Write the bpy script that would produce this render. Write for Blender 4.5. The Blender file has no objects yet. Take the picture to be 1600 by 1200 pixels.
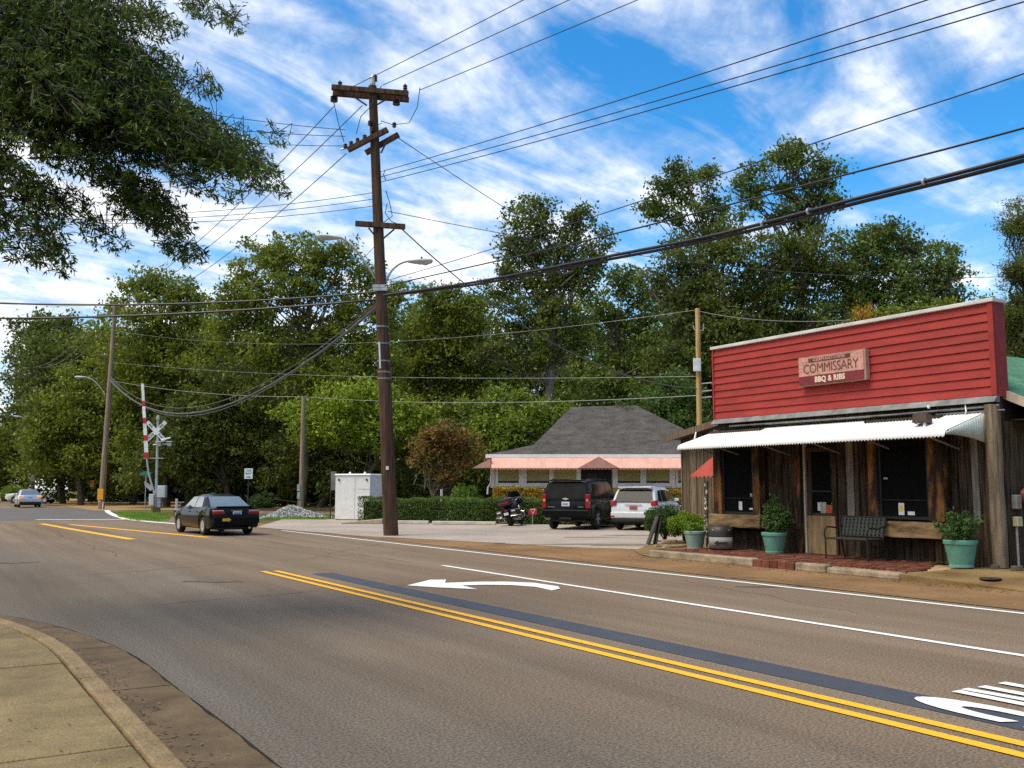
import bpy, bmesh, math, random
import numpy as np
from mathutils import Vector, Matrix

# ------------------------------------------------------------------ camera, sky, sun, exposure
SC = bpy.context.scene
COL = SC.collection
R = math.radians
FPX, CAM_H = 1500.0, 1.6                      # focal length in photo pixels (1600 wide), eye height
PITCH = math.atan(163 / 1500.0)
YAW = math.atan(930 * math.cos(PITCH) / 1500.0)   # the road runs along +Y, the view is turned to its right
cam = bpy.data.cameras.new('camera'); camo = bpy.data.objects.new('camera', cam); COL.objects.link(camo)
cam.sensor_width = 36; cam.lens = 36 * FPX / 1600; cam.clip_end = 3000; cam.clip_start = .05
camo.location = (0, 0, CAM_H); camo.rotation_euler = (math.pi / 2 + PITCH, 0, -YAW)
SC.camera = camo
SC.view_settings.view_transform = 'Standard'; SC.view_settings.look = 'None'
SC.view_settings.exposure = 0.58; SC.view_settings.gamma = 1
SC.render.engine = 'CYCLES'
SC.cycles.use_denoising = False; SC.cycles.max_bounces = 6; SC.cycles.transparent_max_bounces = 8

SUN_AZ = math.atan2(-.9, .08); SUN_EL = R(61)     # azimuth measured from +Y towards +X
sun = bpy.data.lights.new('sun', 'SUN'); sun.energy = 2.6; sun.angle = R(34); sun.color = (1, .90, .72)
suno = bpy.data.objects.new('sun', sun); COL.objects.link(suno)
sd = Vector((math.sin(SUN_AZ) * math.cos(SUN_EL), math.cos(SUN_AZ) * math.cos(SUN_EL), math.sin(SUN_EL)))
suno.rotation_euler = sd.to_track_quat('Z', 'Y').to_euler(); suno.location = sd * 60

W = bpy.data.worlds.new('World'); SC.world = W; W.use_nodes = True
nt = W.node_tree; nt.nodes.clear()
def N(tree, kind, **kw):
    n = tree.nodes.new(kind)
    for k, v in kw.items(): setattr(n, k, v)
    return n
def L(tree, a, b): tree.links.new(a, b)
out = N(nt, 'ShaderNodeOutputWorld'); bg = N(nt, 'ShaderNodeBackground'); bg.inputs['Strength'].default_value = .085
sky = N(nt, 'ShaderNodeTexSky', sky_type='NISHITA', sun_disc=False, sun_elevation=SUN_EL, sun_rotation=SUN_AZ)
sky.altitude = 50; sky.air_density = 1.0; sky.dust_density = .3; sky.ozone_density = 2.0
hs = N(nt, 'ShaderNodeHueSaturation'); hs.inputs['Saturation'].default_value = 1.35; hs.inputs['Value'].default_value = 1.55
L(nt, sky.outputs[0], hs.inputs['Color'])
tc = N(nt, 'ShaderNodeTexCoord'); sep = N(nt, 'ShaderNodeSeparateXYZ'); L(nt, tc.outputs['Generated'], sep.inputs[0])
def mth(tree, op, a, b=None, clamp=False):
    m = N(tree, 'ShaderNodeMath', operation=op, use_clamp=clamp)
    for i, v in enumerate((a, b)):
        if v is None: continue
        if isinstance(v, (int, float)): m.inputs[i].default_value = v
        else: L(tree, v, m.inputs[i])
    return m.outputs[0]
zz = mth(nt, 'ADD', mth(nt, 'MAXIMUM', sep.outputs[2], 0.0), .09)      # the cloud layer: a plane high above, seen in perspective
cmb = N(nt, 'ShaderNodeCombineXYZ'); L(nt, mth(nt, 'DIVIDE', sep.outputs[0], zz), cmb.inputs[0]); L(nt, mth(nt, 'DIVIDE', sep.outputs[1], zz), cmb.inputs[1])
def mapping(rot, sc, loc=(0, 0, 0)):
    m = N(nt, 'ShaderNodeMapping', vector_type='TEXTURE'); m.inputs['Rotation'].default_value = (0, 0, R(rot)); m.inputs['Scale'].default_value = sc; m.inputs['Location'].default_value = loc
    L(nt, cmb.outputs[0], m.inputs[0]); return m.outputs[0]
def noise(tree, vec, scale, detail=6, rough=.55, dist=0.0):
    n = N(tree, 'ShaderNodeTexNoise'); n.inputs['Scale'].default_value = scale; n.inputs['Detail'].default_value = detail
    n.inputs['Roughness'].default_value = rough; n.inputs['Distortion'].default_value = dist
    if vec is not None: L(tree, vec, n.inputs['Vector'])
    return n
def ramp(tree, fac, stops):
    r = N(tree, 'ShaderNodeValToRGB'); e = r.color_ramp.elements
    while len(e) < len(stops): e.new(.5)
    for i, (p, c) in enumerate(stops):
        e[i].position = p; e[i].color = c if len(c) == 4 else (*c, 1)
    L(tree, fac, r.inputs[0]); return r.outputs[0]
big = noise(nt, mapping(102, (1.5, .62, 1), (.35, .2, 0)), 1.0, 4, .5, .3).outputs[0]        # long bands of high cloud
ripple = noise(nt, mapping(20, (.70, .27, 1), (.1, .0, 0)), 1.0, 7, .58, .6).outputs[0]         # ripples across the bands
fine = noise(nt, mapping(60, (.16, .10, 1)), 1.0, 6, .65, .2).outputs[0]
bank = mth(nt, 'ADD', mth(nt, 'MULTIPLY', sep.outputs[0], -.85), mth(nt, 'MULTIPLY', sep.outputs[1], .527))   # the cloud thickens towards the left of the road
dens = mth(nt, 'ADD', mth(nt, 'ADD', mth(nt, 'MULTIPLY', big, .46), mth(nt, 'MULTIPLY', ripple, .54)), mth(nt, 'ADD', mth(nt, 'MULTIPLY', fine, .10), mth(nt, 'MULTIPLY', bank, .13)))
cov = ramp(nt, dens, [(.44, (0, 0, 0)), (.51, (.26, .26, .26)), (.575, (.62, .62, .62)), (.66, (1, 1, 1))])
low = ramp(nt, sep.outputs[2], [(.0, (.80, .80, .80)), (.10, (.50, .50, .50)), (.30, (0, 0, 0))])   # thin veil of cloud towards the horizon
cover = mth(nt, 'MAXIMUM', cov, low)
tint = N(nt, 'ShaderNodeMix', data_type='RGBA', blend_type='MULTIPLY'); tint.inputs[0].default_value = 1; L(nt, hs.outputs[0], tint.inputs[6]); tint.inputs[7].default_value = (.62, 1.06, 1.12, 1)
cshade = N(nt, 'ShaderNodeMix', data_type='RGBA', blend_type='MULTIPLY'); cshade.inputs[0].default_value = 1
mixc = N(nt, 'ShaderNodeMix', data_type='RGBA'); L(nt, cover, mixc.inputs[0]); L(nt, tint.outputs[2], mixc.inputs[6]); L(nt, ramp(nt, mth(nt, 'ADD', mth(nt, 'MULTIPLY', ripple, .6), mth(nt, 'MULTIPLY', fine, .4)), [(.40, (.50, .57, .66)), (.50, (.76, .80, .85)), (.60, (1, 1, 1))]), cshade.inputs[6]); cshade.inputs[7].default_value = (10.4, 10.4, 10.5, 1); L(nt, cshade.outputs[2], mixc.inputs[7])
L(nt, mixc.outputs[2], bg.inputs['Color']); L(nt, bg.outputs[0], out.inputs[0])

# ------------------------------------------------------------------ measuring: photo pixel -> point in the place
_fw = np.array([math.sin(YAW) * math.cos(PITCH), math.cos(YAW) * math.cos(PITCH), math.sin(PITCH)])
_rt = np.array([math.cos(YAW), -math.sin(YAW), 0.0]); _up = np.cross(_rt, _fw)
_fh = np.array([math.sin(YAW), math.cos(YAW), 0.0])
_C = np.array([0, 0, CAM_H])
def _ray(x, y): return _fw + _rt * (x - 800) / FPX - _up * (y - 600) / FPX
def g(x, y, z=0.0):                 # on level ground of height z
    d = _ray(x, y); return Vector(_C + d * (z - CAM_H) / d[2])
def onx(x, y, X):                   # on the upright plane at distance X from the road axis through the camera
    d = _ray(x, y); return Vector(_C + d * X / d[0])
def at(x, y, D):                    # on an upright plane D metres ahead
    d = _ray(x, y); return Vector(_C + d * D / (d @ _fh))

# ------------------------------------------------------------------ helpers
def link(o, parent=None):
    COL.objects.link(o)
    if parent is not None: o.parent = parent
    return o
def tag(o, label=None, cat=None, group=None, kind=None):
    if label: o['label'] = label
    if cat: o['category'] = cat
    if group: o['group'] = group
    if kind: o['kind'] = kind
    return o
def thing(name, label, cat, loc=(0, 0, 0), rotz=0.0, group=None):
    o = bpy.data.objects.new(name, None); o.empty_display_size = .2; COL.objects.link(o)
    o.location = loc; o.rotation_euler = (0, 0, rotz)
    return tag(o, label, cat, group)
class MB:
    """collects shapes, then becomes ONE mesh object; off is subtracted (so world measures can be given)"""
    def __init__(s, off=(0, 0, 0)): s.v = []; s.f = []; s.off = Vector(off)
    def add(s, vs, fs):
        b = len(s.v); s.v += [Vector(v) for v in vs]; s.f += [tuple(i + b for i in f) for f in fs]; return s
    def box(s, x0, x1, y0, y1, z0, z1):
        return s.add([(x0, y0, z0), (x1, y0, z0), (x1, y1, z0), (x0, y1, z0), (x0, y0, z1), (x1, y0, z1), (x1, y1, z1), (x0, y1, z1)],
                     [(0, 3, 2, 1), (4, 5, 6, 7), (0, 1, 5, 4), (1, 2, 6, 5), (2, 3, 7, 6), (3, 0, 4, 7)])
    def hexa(s, pts):   # 8 corners: 4 bottom ring, 4 top ring
        return s.add(pts, [(0, 3, 2, 1), (4, 5, 6, 7), (0, 1, 5, 4), (1, 2, 6, 5), (2, 3, 7, 6), (3, 0, 4, 7)])
    def prism(s, poly, vec):
        n = len(poly); vec = Vector(vec); p = [Vector(q) for q in poly]
        return s.add(p + [q + vec for q in p], [tuple(reversed(range(n))), tuple(range(n, 2 * n))] + [(i, (i + 1) % n, n + (i + 1) % n, n + i) for i in range(n)])
    def face(s, poly): return s.add(poly, [tuple(range(len(poly)))])
    def tube(s, pts, rad, seg=8, cap=True):
        pts = [Vector(p) for p in pts]; n = len(pts)
        rad = [rad] * n if isinstance(rad, (int, float)) else list(rad)
        vs = []; fs = []
        prev = None
        for i, p in enumerate(pts):
            t = (pts[min(i + 1, n - 1)] - pts[max(i - 1, 0)]); t.normalize()
            if prev is None:
                a = Vector((0, 0, 1)) if abs(t.z) < .9 else Vector((1, 0, 0)); u = t.cross(a).normalized()
            else:
                u = (prev - t * prev.dot(t)); u = u.normalized() if u.length > 1e-6 else t.orthogonal().normalized()
            prev = u; w = t.cross(u)
            for k in range(seg):
                an = 2 * math.pi * k / seg; vs.append(p + (u * math.cos(an) + w * math.sin(an)) * rad[i])
        for i in range(n - 1):
            for k in range(seg):
                k2 = (k + 1) % seg; fs.append((i * seg + k, i * seg + k2, (i + 1) * seg + k2, (i + 1) * seg + k))
        if cap: fs += [tuple(reversed(range(seg))), tuple(range((n - 1) * seg, n * seg))]
        return s.add(vs, fs)
    def lathe(s, prof, c=(0, 0, 0), axis='z', seg=20):     # prof: (radius, height)
        c = Vector(c); vs = []; fs = []; n = len(prof)
        for r_, h in prof:
            for k in range(seg):
                a = 2 * math.pi * k / seg; q = (r_ * math.cos(a), r_ * math.sin(a), h)
                if axis == 'x': q = (h, q[0], q[1])
                if axis == 'y': q = (q[0], h, q[1])
                vs.append(c + Vector(q))
        for i in range(n - 1):
            for k in range(seg):
                k2 = (k + 1) % seg; fs.append((i * seg + k, i * seg + k2, (i + 1) * seg + k2, (i + 1) * seg + k))
        fs += [tuple(reversed(range(seg))), tuple(range((n - 1) * seg, n * seg))]
        return s.add(vs, fs)
    def xf(s, m):
        s.v = [m @ v for v in s.v]; return s
    def build(s, name, mat, parent=None, smooth=False, bevel=0.0, seg=2):
        me = bpy.data.meshes.new(name); me.from_pydata([v - s.off for v in s.v], [], s.f); me.update()
        bm = bmesh.new(); bm.from_mesh(me); bmesh.ops.recalc_face_normals(bm, faces=bm.faces); bm.to_mesh(me); bm.free()
        if smooth:
            me.polygons.foreach_set('use_smooth', [True] * len(me.polygons)); me.set_sharp_from_angle(angle=R(40))
        o = bpy.data.objects.new(name, me); me.materials.append(mat); link(o, parent)
        if bevel:
            b = o.modifiers.new('bevel', 'BEVEL'); b.width = bevel; b.segments = seg; b.limit_method = 'ANGLE'; b.angle_limit = R(40)
        return o
def structure(o): o['kind'] = 'structure'; return o
def clone(o, parent=None):
    c = o.copy(); COL.objects.link(c); c.parent = parent
    for ch in o.children: clone(ch, c)
    return c
def np_mesh(name, verts, nv, mat, parent=None):            # many n-gons of nv corners each
    n = len(verts) // nv
    me = bpy.data.meshes.new(name); me.vertices.add(len(verts)); me.vertices.foreach_set('co', np.asarray(verts, np.float32).ravel())
    me.loops.add(len(verts)); me.loops.foreach_set('vertex_index', np.arange(len(verts), dtype=np.int32))
    me.polygons.add(n); me.polygons.foreach_set('loop_start', np.arange(0, n * nv, nv, dtype=np.int32))
    me.update(calc_edges=True); me.materials.append(mat)
    o = bpy.data.objects.new(name, me); return link(o, parent)
def text(name, body, size, mat, parent, mw, extrude=.004, sx=1.0, align='CENTER', bold=0.0, space=1.0):
    cu = bpy.data.curves.new(name, 'FONT'); cu.body = body; cu.size = size; cu.align_x = align; cu.align_y = 'CENTER'
    cu.extrude = extrude; cu.offset = bold; cu.space_character = space; cu.resolution_u = 3
    tmp = bpy.data.objects.new('tmp_text', cu); COL.objects.link(tmp)
    me = bpy.data.meshes.new_from_object(tmp.evaluated_get(bpy.context.evaluated_depsgraph_get()))
    bpy.data.objects.remove(tmp); bpy.data.curves.remove(cu)
    me.transform(Matrix.Diagonal((sx, 1, 1, 1))); me.transform(mw); me.name = name
    me.materials.clear(); me.materials.append(mat)
    return link(bpy.data.objects.new(name, me), parent)
def frame(o, ux, uy):       # matrix whose local x,y map to the unit vectors ux, uy at o
    ux = Vector(ux).normalized(); uy = Vector(uy).normalized(); uz = ux.cross(uy)
    m = Matrix((ux, uy, uz)).transposed().to_4x4(); m.translation = Vector(o); return m

# ------------------------------------------------------------------ materials
_M = {}
def M(name, col, rough=.7, var=.2, scale=4.0, stretch=(1, 1, 1), bump=0.0, bscale=60, metal=0.0, spec=.4, coat=0.0, obj=0.0, isl=0.0, col2=None, lo=.35, hi=.65, speck=0.0, spscale=300, trans=0.0):
    if name in _M: return _M[name]
    m = bpy.data.materials.new(name); m.use_nodes = True; t = m.node_tree
    b = t.nodes['Principled BSDF']; b.inputs['Roughness'].default_value = rough; b.inputs['Metallic'].default_value = metal
    b.inputs['Specular IOR Level'].default_value = spec; b.inputs['Coat Weight'].default_value = coat; b.inputs['Coat Roughness'].default_value = .06
    c = N(t, 'ShaderNodeTexCoord'); mp = N(t, 'ShaderNodeMapping'); mp.inputs['Scale'].default_value = stretch; L(t, c.outputs['Object'], mp.inputs[0])
    n = noise(t, mp.outputs[0], scale, 7, .62)
    a = [max(0, x * (1 - var)) for x in col]; z = [x * (1 + var) for x in (col2 or col)]
    colr = ramp(t, n.outputs[0], [(lo, a), (hi, z)])
    def scaleby(fac_socket, lo_, hi_, colr):
        mr = N(t, 'ShaderNodeMapRange'); L(t, fac_socket, mr.inputs[0]); mr.inputs[3].default_value = lo_; mr.inputs[4].default_value = hi_
        x = N(t, 'ShaderNodeMix', data_type='RGBA', blend_type='MULTIPLY'); x.inputs[0].default_value = 1
        L(t, colr, x.inputs[6]); L(t, mr.outputs[0], x.inputs[7]); return x.outputs[2]
    if obj: colr = scaleby(N(t, 'ShaderNodeObjectInfo').outputs['Random'], 1 - obj, 1 + obj, colr)
    if isl: colr = scaleby(N(t, 'ShaderNodeNewGeometry').outputs['Random Per Island'], 1 - isl, 1 + isl, colr)
    if speck:
        s2 = noise(t, c.outputs['Object'], spscale, 2, .7)
        st = N(t, 'ShaderNodeMapRange'); L(t, s2.outputs[0], st.inputs[0]); st.inputs[1].default_value = .3; st.inputs[2].default_value = .7; colr = scaleby(st.outputs[0], 1 - min(.85, speck * .62), 1 + speck * .62, colr)
    L(t, colr, b.inputs['Base Color'])
    if bump:
        nb = noise(t, mp.outputs[0], bscale, 4, .6); bp = N(t, 'ShaderNodeBump'); bp.inputs['Strength'].default_value = bump; bp.inputs['Distance'].default_value = .02
        L(t, nb.outputs[0], bp.inputs['Height']); L(t, bp.outputs[0], b.inputs['Normal'])
    if trans:
        tr = N(t, 'ShaderNodeBsdfTranslucent'); L(t, colr, tr.inputs['Color']); mx = N(t, 'ShaderNodeMixShader'); mx.inputs[0].default_value = trans
        o_ = t.nodes['Material Output']; L(t, b.outputs[0], mx.inputs[1]); L(t, tr.outputs[0], mx.inputs[2]); L(t, mx.outputs[0], o_.inputs[0])
    _M[name] = m; return m
def LEAF(name, col, col2=None, isl=.4, trans=.42, sc=.35, gain=2.1):
    col = tuple(c * gain for c in col); col2 = tuple(c * gain for c in col2) if col2 else None
    return M(name, col, rough=.55, var=.25, scale=sc, isl=isl, col2=col2, trans=trans, spec=.3)
def GLASS(name, col=(.02, .024, .026), rough=.04, spec=.8):
    return M(name, col, rough=rough, var=.1, spec=spec)
# ------------------------------------------------------------------ the setting: ground, road, markings, kerbs, parking lot
asphalt = M('asphalt', (.205, .142, .090), rough=.9, var=.16, scale=.55, stretch=(1, .16, 1), bump=.12, bscale=90, speck=.95, spscale=48, spec=.12, col2=(.185, .142, .100), lo=.3, hi=.7)
def _lanes(m):
    t = m.node_tree; b = t.nodes['Principled BSDF']; src = b.inputs['Base Color'].links[0].from_socket      # the near lane is an older, greyer surface; tyre tracks run along the road
    c = N(t, 'ShaderNodeTexCoord'); s = N(t, 'ShaderNodeSeparateXYZ'); L(t, c.outputs['Object'], s.inputs[0])
    nz = noise(t, c.outputs['Object'], .35, 5, .6); x = mth(t, 'ADD', s.outputs[0], mth(t, 'MULTIPLY', mth(t, 'SUBTRACT', nz.outputs[0], .5), 6.0))
    y = mth(t, 'MULTIPLY', mth(t, 'MAXIMUM', mth(t, 'SUBTRACT', s.outputs[1], 14.0), 0.0), .16)
    f = ramp(t, mth(t, 'DIVIDE', mth(t, 'ADD', x, y), 10.0, True), [(.25, (.66, .76, .90)), (.70, (1, 1, 1))])
    mx = N(t, 'ShaderNodeMix', data_type='RGBA', blend_type='MULTIPLY'); mx.inputs[0].default_value = 1; L(t, src, mx.inputs[6]); L(t, f, mx.inputs[7])
    mp = N(t, 'ShaderNodeMapping'); mp.inputs['Scale'].default_value = (1.3, .035, 1); L(t, c.outputs['Object'], mp.inputs[0]); tr = noise(t, mp.outputs[0], 1.0, 4, .6)
    g_ = ramp(t, tr.outputs[0], [(.35, (.84, .84, .84)), (.62, (1.08, 1.08, 1.08))]); m2 = N(t, 'ShaderNodeMix', data_type='RGBA', blend_type='MULTIPLY'); m2.inputs[0].default_value = 1; L(t, mx.outputs[2], m2.inputs[6]); L(t, g_, m2.inputs[7]); L(t, m2.outputs[2], b.inputs['Base Color'])
_lanes(asphalt)
new_asphalt = M('new_asphalt', (.12, .112, .105), rough=.85, var=.15, scale=.5, speck=.6, spscale=45, spec=.25)
tarpaint = M('blackout_paint', (.050, .055, .066), rough=.6, var=.12, scale=2, speck=.25, spscale=120)
yellow = M('yellow_paint', (.62, .30, .02), rough=.6, var=.06, scale=22, speck=.18, spscale=110, col2=(.86, .42, .006), lo=.33, hi=.43)
white = M('white_paint', (.60, .58, .54), rough=.6, var=.05, scale=22, speck=.18, spscale=110, col2=(.80, .80, .76), lo=.33, hi=.43)
concrete = M('concrete', (.205, .150, .072), rough=.85, var=.32, scale=1.1, bump=.5, bscale=60, speck=.55, spscale=80, spec=.25)
gutterm = M('gutter_concrete', (.115, .078, .042), rough=.85, var=.3, scale=1.7, bump=.4, bscale=90, speck=.45, spscale=100, spec=.25)
kerbm = M('kerb_concrete', (.235, .165, .085), rough=.85, var=.28, scale=2.6, bump=.9, bscale=35, speck=.5, spscale=60, spec=.25)
lotm = M('lot_concrete', (.36, .30, .25), rough=.9, var=.14, scale=.35, bump=.3, bscale=60, speck=.35, spscale=35, spec=.2)
dirt = M('dirt', (.22, .125, .055), rough=.95, var=.35, scale=.9, bump=.5, bscale=40, speck=.5, spscale=60, spec=.1, col2=(.20, .14, .06))
soil = M('ground_soil', (.12, .085, .035), rough=.95, var=.4, scale=.12, bump=.5, bscale=20, speck=.4, spscale=20, spec=.1, col2=(.09, .10, .03))
joint = M('joint_dirt', (.022, .020, .013), rough=.95, var=.3, scale=6, spec=.1)

gm = MB(); gm.face([(-1500, -1500, -.012), (1500, -1500, -.012), (1500, 1500, -.012), (-1500, 1500, -.012)])
structure(gm.build('ground', soil))
def sheet(name, poly, z, mat, parent=None):
    m = MB(); m.face([(p[0], p[1], z) for p in poly]); return m.build(name, mat, parent)
road = structure(sheet('road', [(-30, 13.5), (1.0, 13.5), (1.6, 9), (1.6, -12), (12.45, -12), (12.6, 150), (12.6, 420), (1.2, 420), (1.2, 24), (-30, 24)], 0, asphalt))
sheet('new_asphalt_patch', [(.9, 55.5), (9.1, 52.6), (12.5, 55.0), (12.5, 84), (1.2, 92)], .004, new_asphalt, road)
def stripe(name, pts, w, mat, z=.008):
    pts = [Vector((p[0], p[1])) for p in pts]; l = []; r = []
    for i, p in enumerate(pts):
        t = (pts[min(i + 1, len(pts) - 1)] - pts[max(i - 1, 0)]).normalized(); n = Vector((-t.y, t.x)) * w / 2
        l.append(p + n); r.append(p - n)
    return sheet(name, l + r[::-1], z, mat, road)
stripe('centre_line', [(5.78, 18.55), (5.72, -12)], .115, yellow); stripe('centre_line', [(6.03, 18.55), (5.97, -12)], .115, yellow)
stripe('blackout_stripe', [(6.62, 17.6), (6.55, 5), (6.50, -12)], .42, tarpaint, .004)
stripe('lane_line', [(9.40, 18.0), (9.12, 5.4), (9.0, -12)], .11, white)
stripe('edge_line', [(11.9, 36), (12.0, 20), (12.16, 7), (12.2, -12)], .11, white)
stripe('centre_line', [(5.85, 32.2), (5.35, 40), (4.9, 48.5)], .30, yellow); stripe('centre_line', [(8.2, 32.2), (7.1, 39), (5.86, 46.8)], .26, yellow)
stripe('centre_line', [(5.6, 92), (5.7, 200)], .25, yellow)
stripe('stop_line', [(5.3, 55.1), (9.6, 52.5)], .5, white, .012)
stripe('edge_line', [tuple(g(x, y)[:2]) for x, y in ((300, 820.5), (240, 816), (200, 812), (180, 806), (170, 801), (167, 797.5))], .35, white, .012)
# turn arrow: shaft sweeping from the tail to the head, seen from the side street
shaft = [(8.86, 12.8), (8.72, 13.3), (8.42, 13.75), (8.05, 14.02), (7.72, 14.12)]
def band(pts, w0, w1):
    pts = [Vector(p) for p in pts]; l = []; r = []
    for i, p in enumerate(pts):
        t = (pts[min(i + 1, len(pts) - 1)] - pts[max(i - 1, 0)]).normalized(); n = Vector((-t.y, t.x)) * (w0 + (w1 - w0) * i / (len(pts) - 1)) / 2
        l.append(p + n); r.append(p - n)
    return l + r[::-1]
ar = MB(); poly = [g(875, 920.5), g(872, 917), g(835, 911.5), g(790, 909.5), g(745, 909.8), g(695, 911.5), g(697, 906.5), g(672, 906.8), g(636, 915.5), g(680, 918.5), g(746, 921.5), g(722, 915.5), g(760, 914.5), g(800, 915), g(838, 918), g(862, 923.5)]
ar.face([(p.x, p.y, .010) for p in poly]); ar.build('turn_arrow', white, road)
# ONLY, written along the lane for drivers heading away; letters stretched along the road
word = MB()
def stroke(pts, w): word.face([(p[0], p[1], .012) for p in band(pts, w, w)])
def letter_bar(x0, x1, y0, y1): word.face([(x0, y0, .012), (x1, y0, .012), (x1, y1, .012), (x0, y1, .012)])
oc = []; ic = []
for k in range(13):
    a = math.pi * k / 12; oc.append((6.61 - .21 * math.cos(a), 4.20 + .62 * math.sin(a))); ic.append((6.61 - .085 * math.cos(a), 4.14 + .30 * math.sin(a)))
word.face([(x, y, .012) for x, y in [(6.40, 4.02)] + oc + [(6.82, 3.60)] + [(6.695, 3.66)] + ic[::-1] + [(6.525, 3.96)]])
oc = [(6.61 - .21 * math.cos(math.pi * k / 12), 3.0 - .62 * math.sin(math.pi * k / 12)) for k in range(13)]; ic = [(6.61 - .085 * math.cos(math.pi * k / 12), 3.06 - .30 * math.sin(math.pi * k / 12)) for k in range(13)]
word.face([(x, y, .012) for x, y in [(6.40, 3.86)] + oc + [(6.82, 3.5), (6.695, 3.53)] + ic[::-1] + [(6.525, 3.83)]])
letter_bar(7.02, 7.13, 2.4, 4.80); letter_bar(7.36, 7.47, 2.4, 4.80); letter_bar(7.64, 7.75, 2.4, 4.80); letter_bar(7.77, 8.02, 2.4, 2.66)
word.face([(7.14, 4.80, .016), (7.24, 4.80, .016), (7.35, 2.4, .016), (7.25, 2.4, .016)])
word.face([(8.18, 4.8, .012), (8.29, 4.8, .012), (8.43, 3.6, .012), (8.32, 3.6, .012)]); word.face([(8.56, 4.8, .012), (8.45, 4.8, .012), (8.32, 3.59, .012), (8.43, 3.59, .012)]); letter_bar(8.32, 8.43, 2.4, 3.58)
word.build('lane_lettering', white, road)
# cracks and tar marks, patches
crack = M('crack', (.055, .044, .033), rough=.9)
def cracks(p0, p1, w, seed, wig=.12):
    q_ = random.Random(seed); p0 = Vector(p0); p1 = Vector(p1); n_ = max(6, int((p1 - p0).length / .35)); t_ = (p1 - p0).normalized(); nn = Vector((-t_.y, t_.x)); l = []; r_ = []; o_ = 0
    for i in range(n_ + 1):
        o_ = o_ * .7 + q_.uniform(-wig, wig); c_ = p0.lerp(p1, i / n_) + nn * o_; h_ = w * q_.uniform(.3, 1) * (1 if 0 < i < n_ else .1); l.append(c_ + nn * h_); r_.append(c_ - nn * h_)
    vs_ = [(v.x, v.y, .0045) for v in l + r_]; k_ = len(l); m_ = MB().add(vs_, [(i, i + 1, k_ + i + 1, k_ + i) for i in range(k_ - 1)]); m_.build('crack', crack, road)
cracks((9.22, 19), (8.95, 60), .012, 1, .05); cracks((2.6, 14), (9.5, 15.2), .010, 2); cracks((10.2, 8), (11.6, 13), .007, 4); cracks((2.2, 19.5), (11.5, 22.8), .012, 6, .2); cracks((4.1, 24), (4.5, 47), .010, 7, .1); cracks((12.6, 8), (13.1, 28), .014, 8, .15); cracks((7.3, 21), (11.4, 26), .009, 9)
rng = random.Random(4)
# near corner: pavement, kerb and gutter
def kx(y, base):                                     # kerb line: straight, then swinging into the side street
    return base - (max(0, y - 9.3) ** 2) / 26
def strip_mesh(fn0, fn1, y0, y1, z0, z1, n=1):
    m = MB(); a = [(fn0(y0 + (y1 - y0) * i / n), y0 + (y1 - y0) * i / n) for i in range(n + 1)]; b = [(fn1(p[1]), p[1]) for p in a]
    vs = []; fs = []
    for (xa, y), (xb, _) in zip(a, b): vs += [(xa, y, z0), (xb, y, z0), (xb, y, z1), (xa, y, z1)]
    for i in range(n):
        k = 4 * i; fs += [(k + 3, k + 2, k + 6, k + 7), (k, k + 3, k + 7, k + 4), (k + 1, k + 5, k + 6, k + 2), (k, k + 4, k + 5, k + 1)]
    fs += [(0, 1, 2, 3), (4 * n, 4 * n + 3, 4 * n + 2, 4 * n + 1)]
    return m.add(vs, fs)
pavement = structure(strip_mesh(lambda y: -9, lambda y: kx(y, 1.17), -8, 19, -.01, .10, 40).build('pavement', joint))
ys = [-8, -6.2, -4.4, -2.6, -.8, 1.0, 2.8, 4.45, 6.0, 7.55, 9.1, 10.9, 12.8, 15, 19]
for a, b in zip(ys[:-1], ys[1:]):
    strip_mesh(lambda y: -1.35, lambda y: kx(y, 1.135), a + .012, b - .012, .09, .13 + rng.uniform(-.004, .004), 6).build('slab', concrete, pavement, bevel=.008)
    strip_mesh(lambda y: -9, lambda y: -1.38, a + .012, b - .012, .09, .128, 1).build('slab', concrete, pavement)
kerb = structure(strip_mesh(lambda y: kx(y, 1.16), lambda y: kx(y, 1.31), -8, 8.28, -.01, .135, 10).build('kerb', kerbm, bevel=.02))
for a, b in ((8.30, 11.0), (11.02, 14), (14.02, 19)):
    strip_mesh(lambda y: kx(y, 1.16), lambda y: kx(y, 1.31), a, b, -.01, .135, 10).build('kerb_stone', kerbm, kerb, bevel=.02)
gut = structure(strip_mesh(lambda y: kx(y, 1.31), lambda y: kx(y, 1.885) + .006 * math.sin(y * 2.1), -8, 18, -.01, .002, 60).build('gutter', joint))
for a, b in ((-8, 2.2), (2.22, 5.0), (5.02, 8.3), (8.32, 10.6), (10.62, 14.2), (14.22, 18)):
    strip_mesh(lambda y: kx(y, 1.31), lambda y: kx(y, 1.862) + .008 * math.sin(y * 5) + .006 * math.sin(y * 13), a, b, .0, .006, 24).build('gutter_slab', gutterm, gut)
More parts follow.
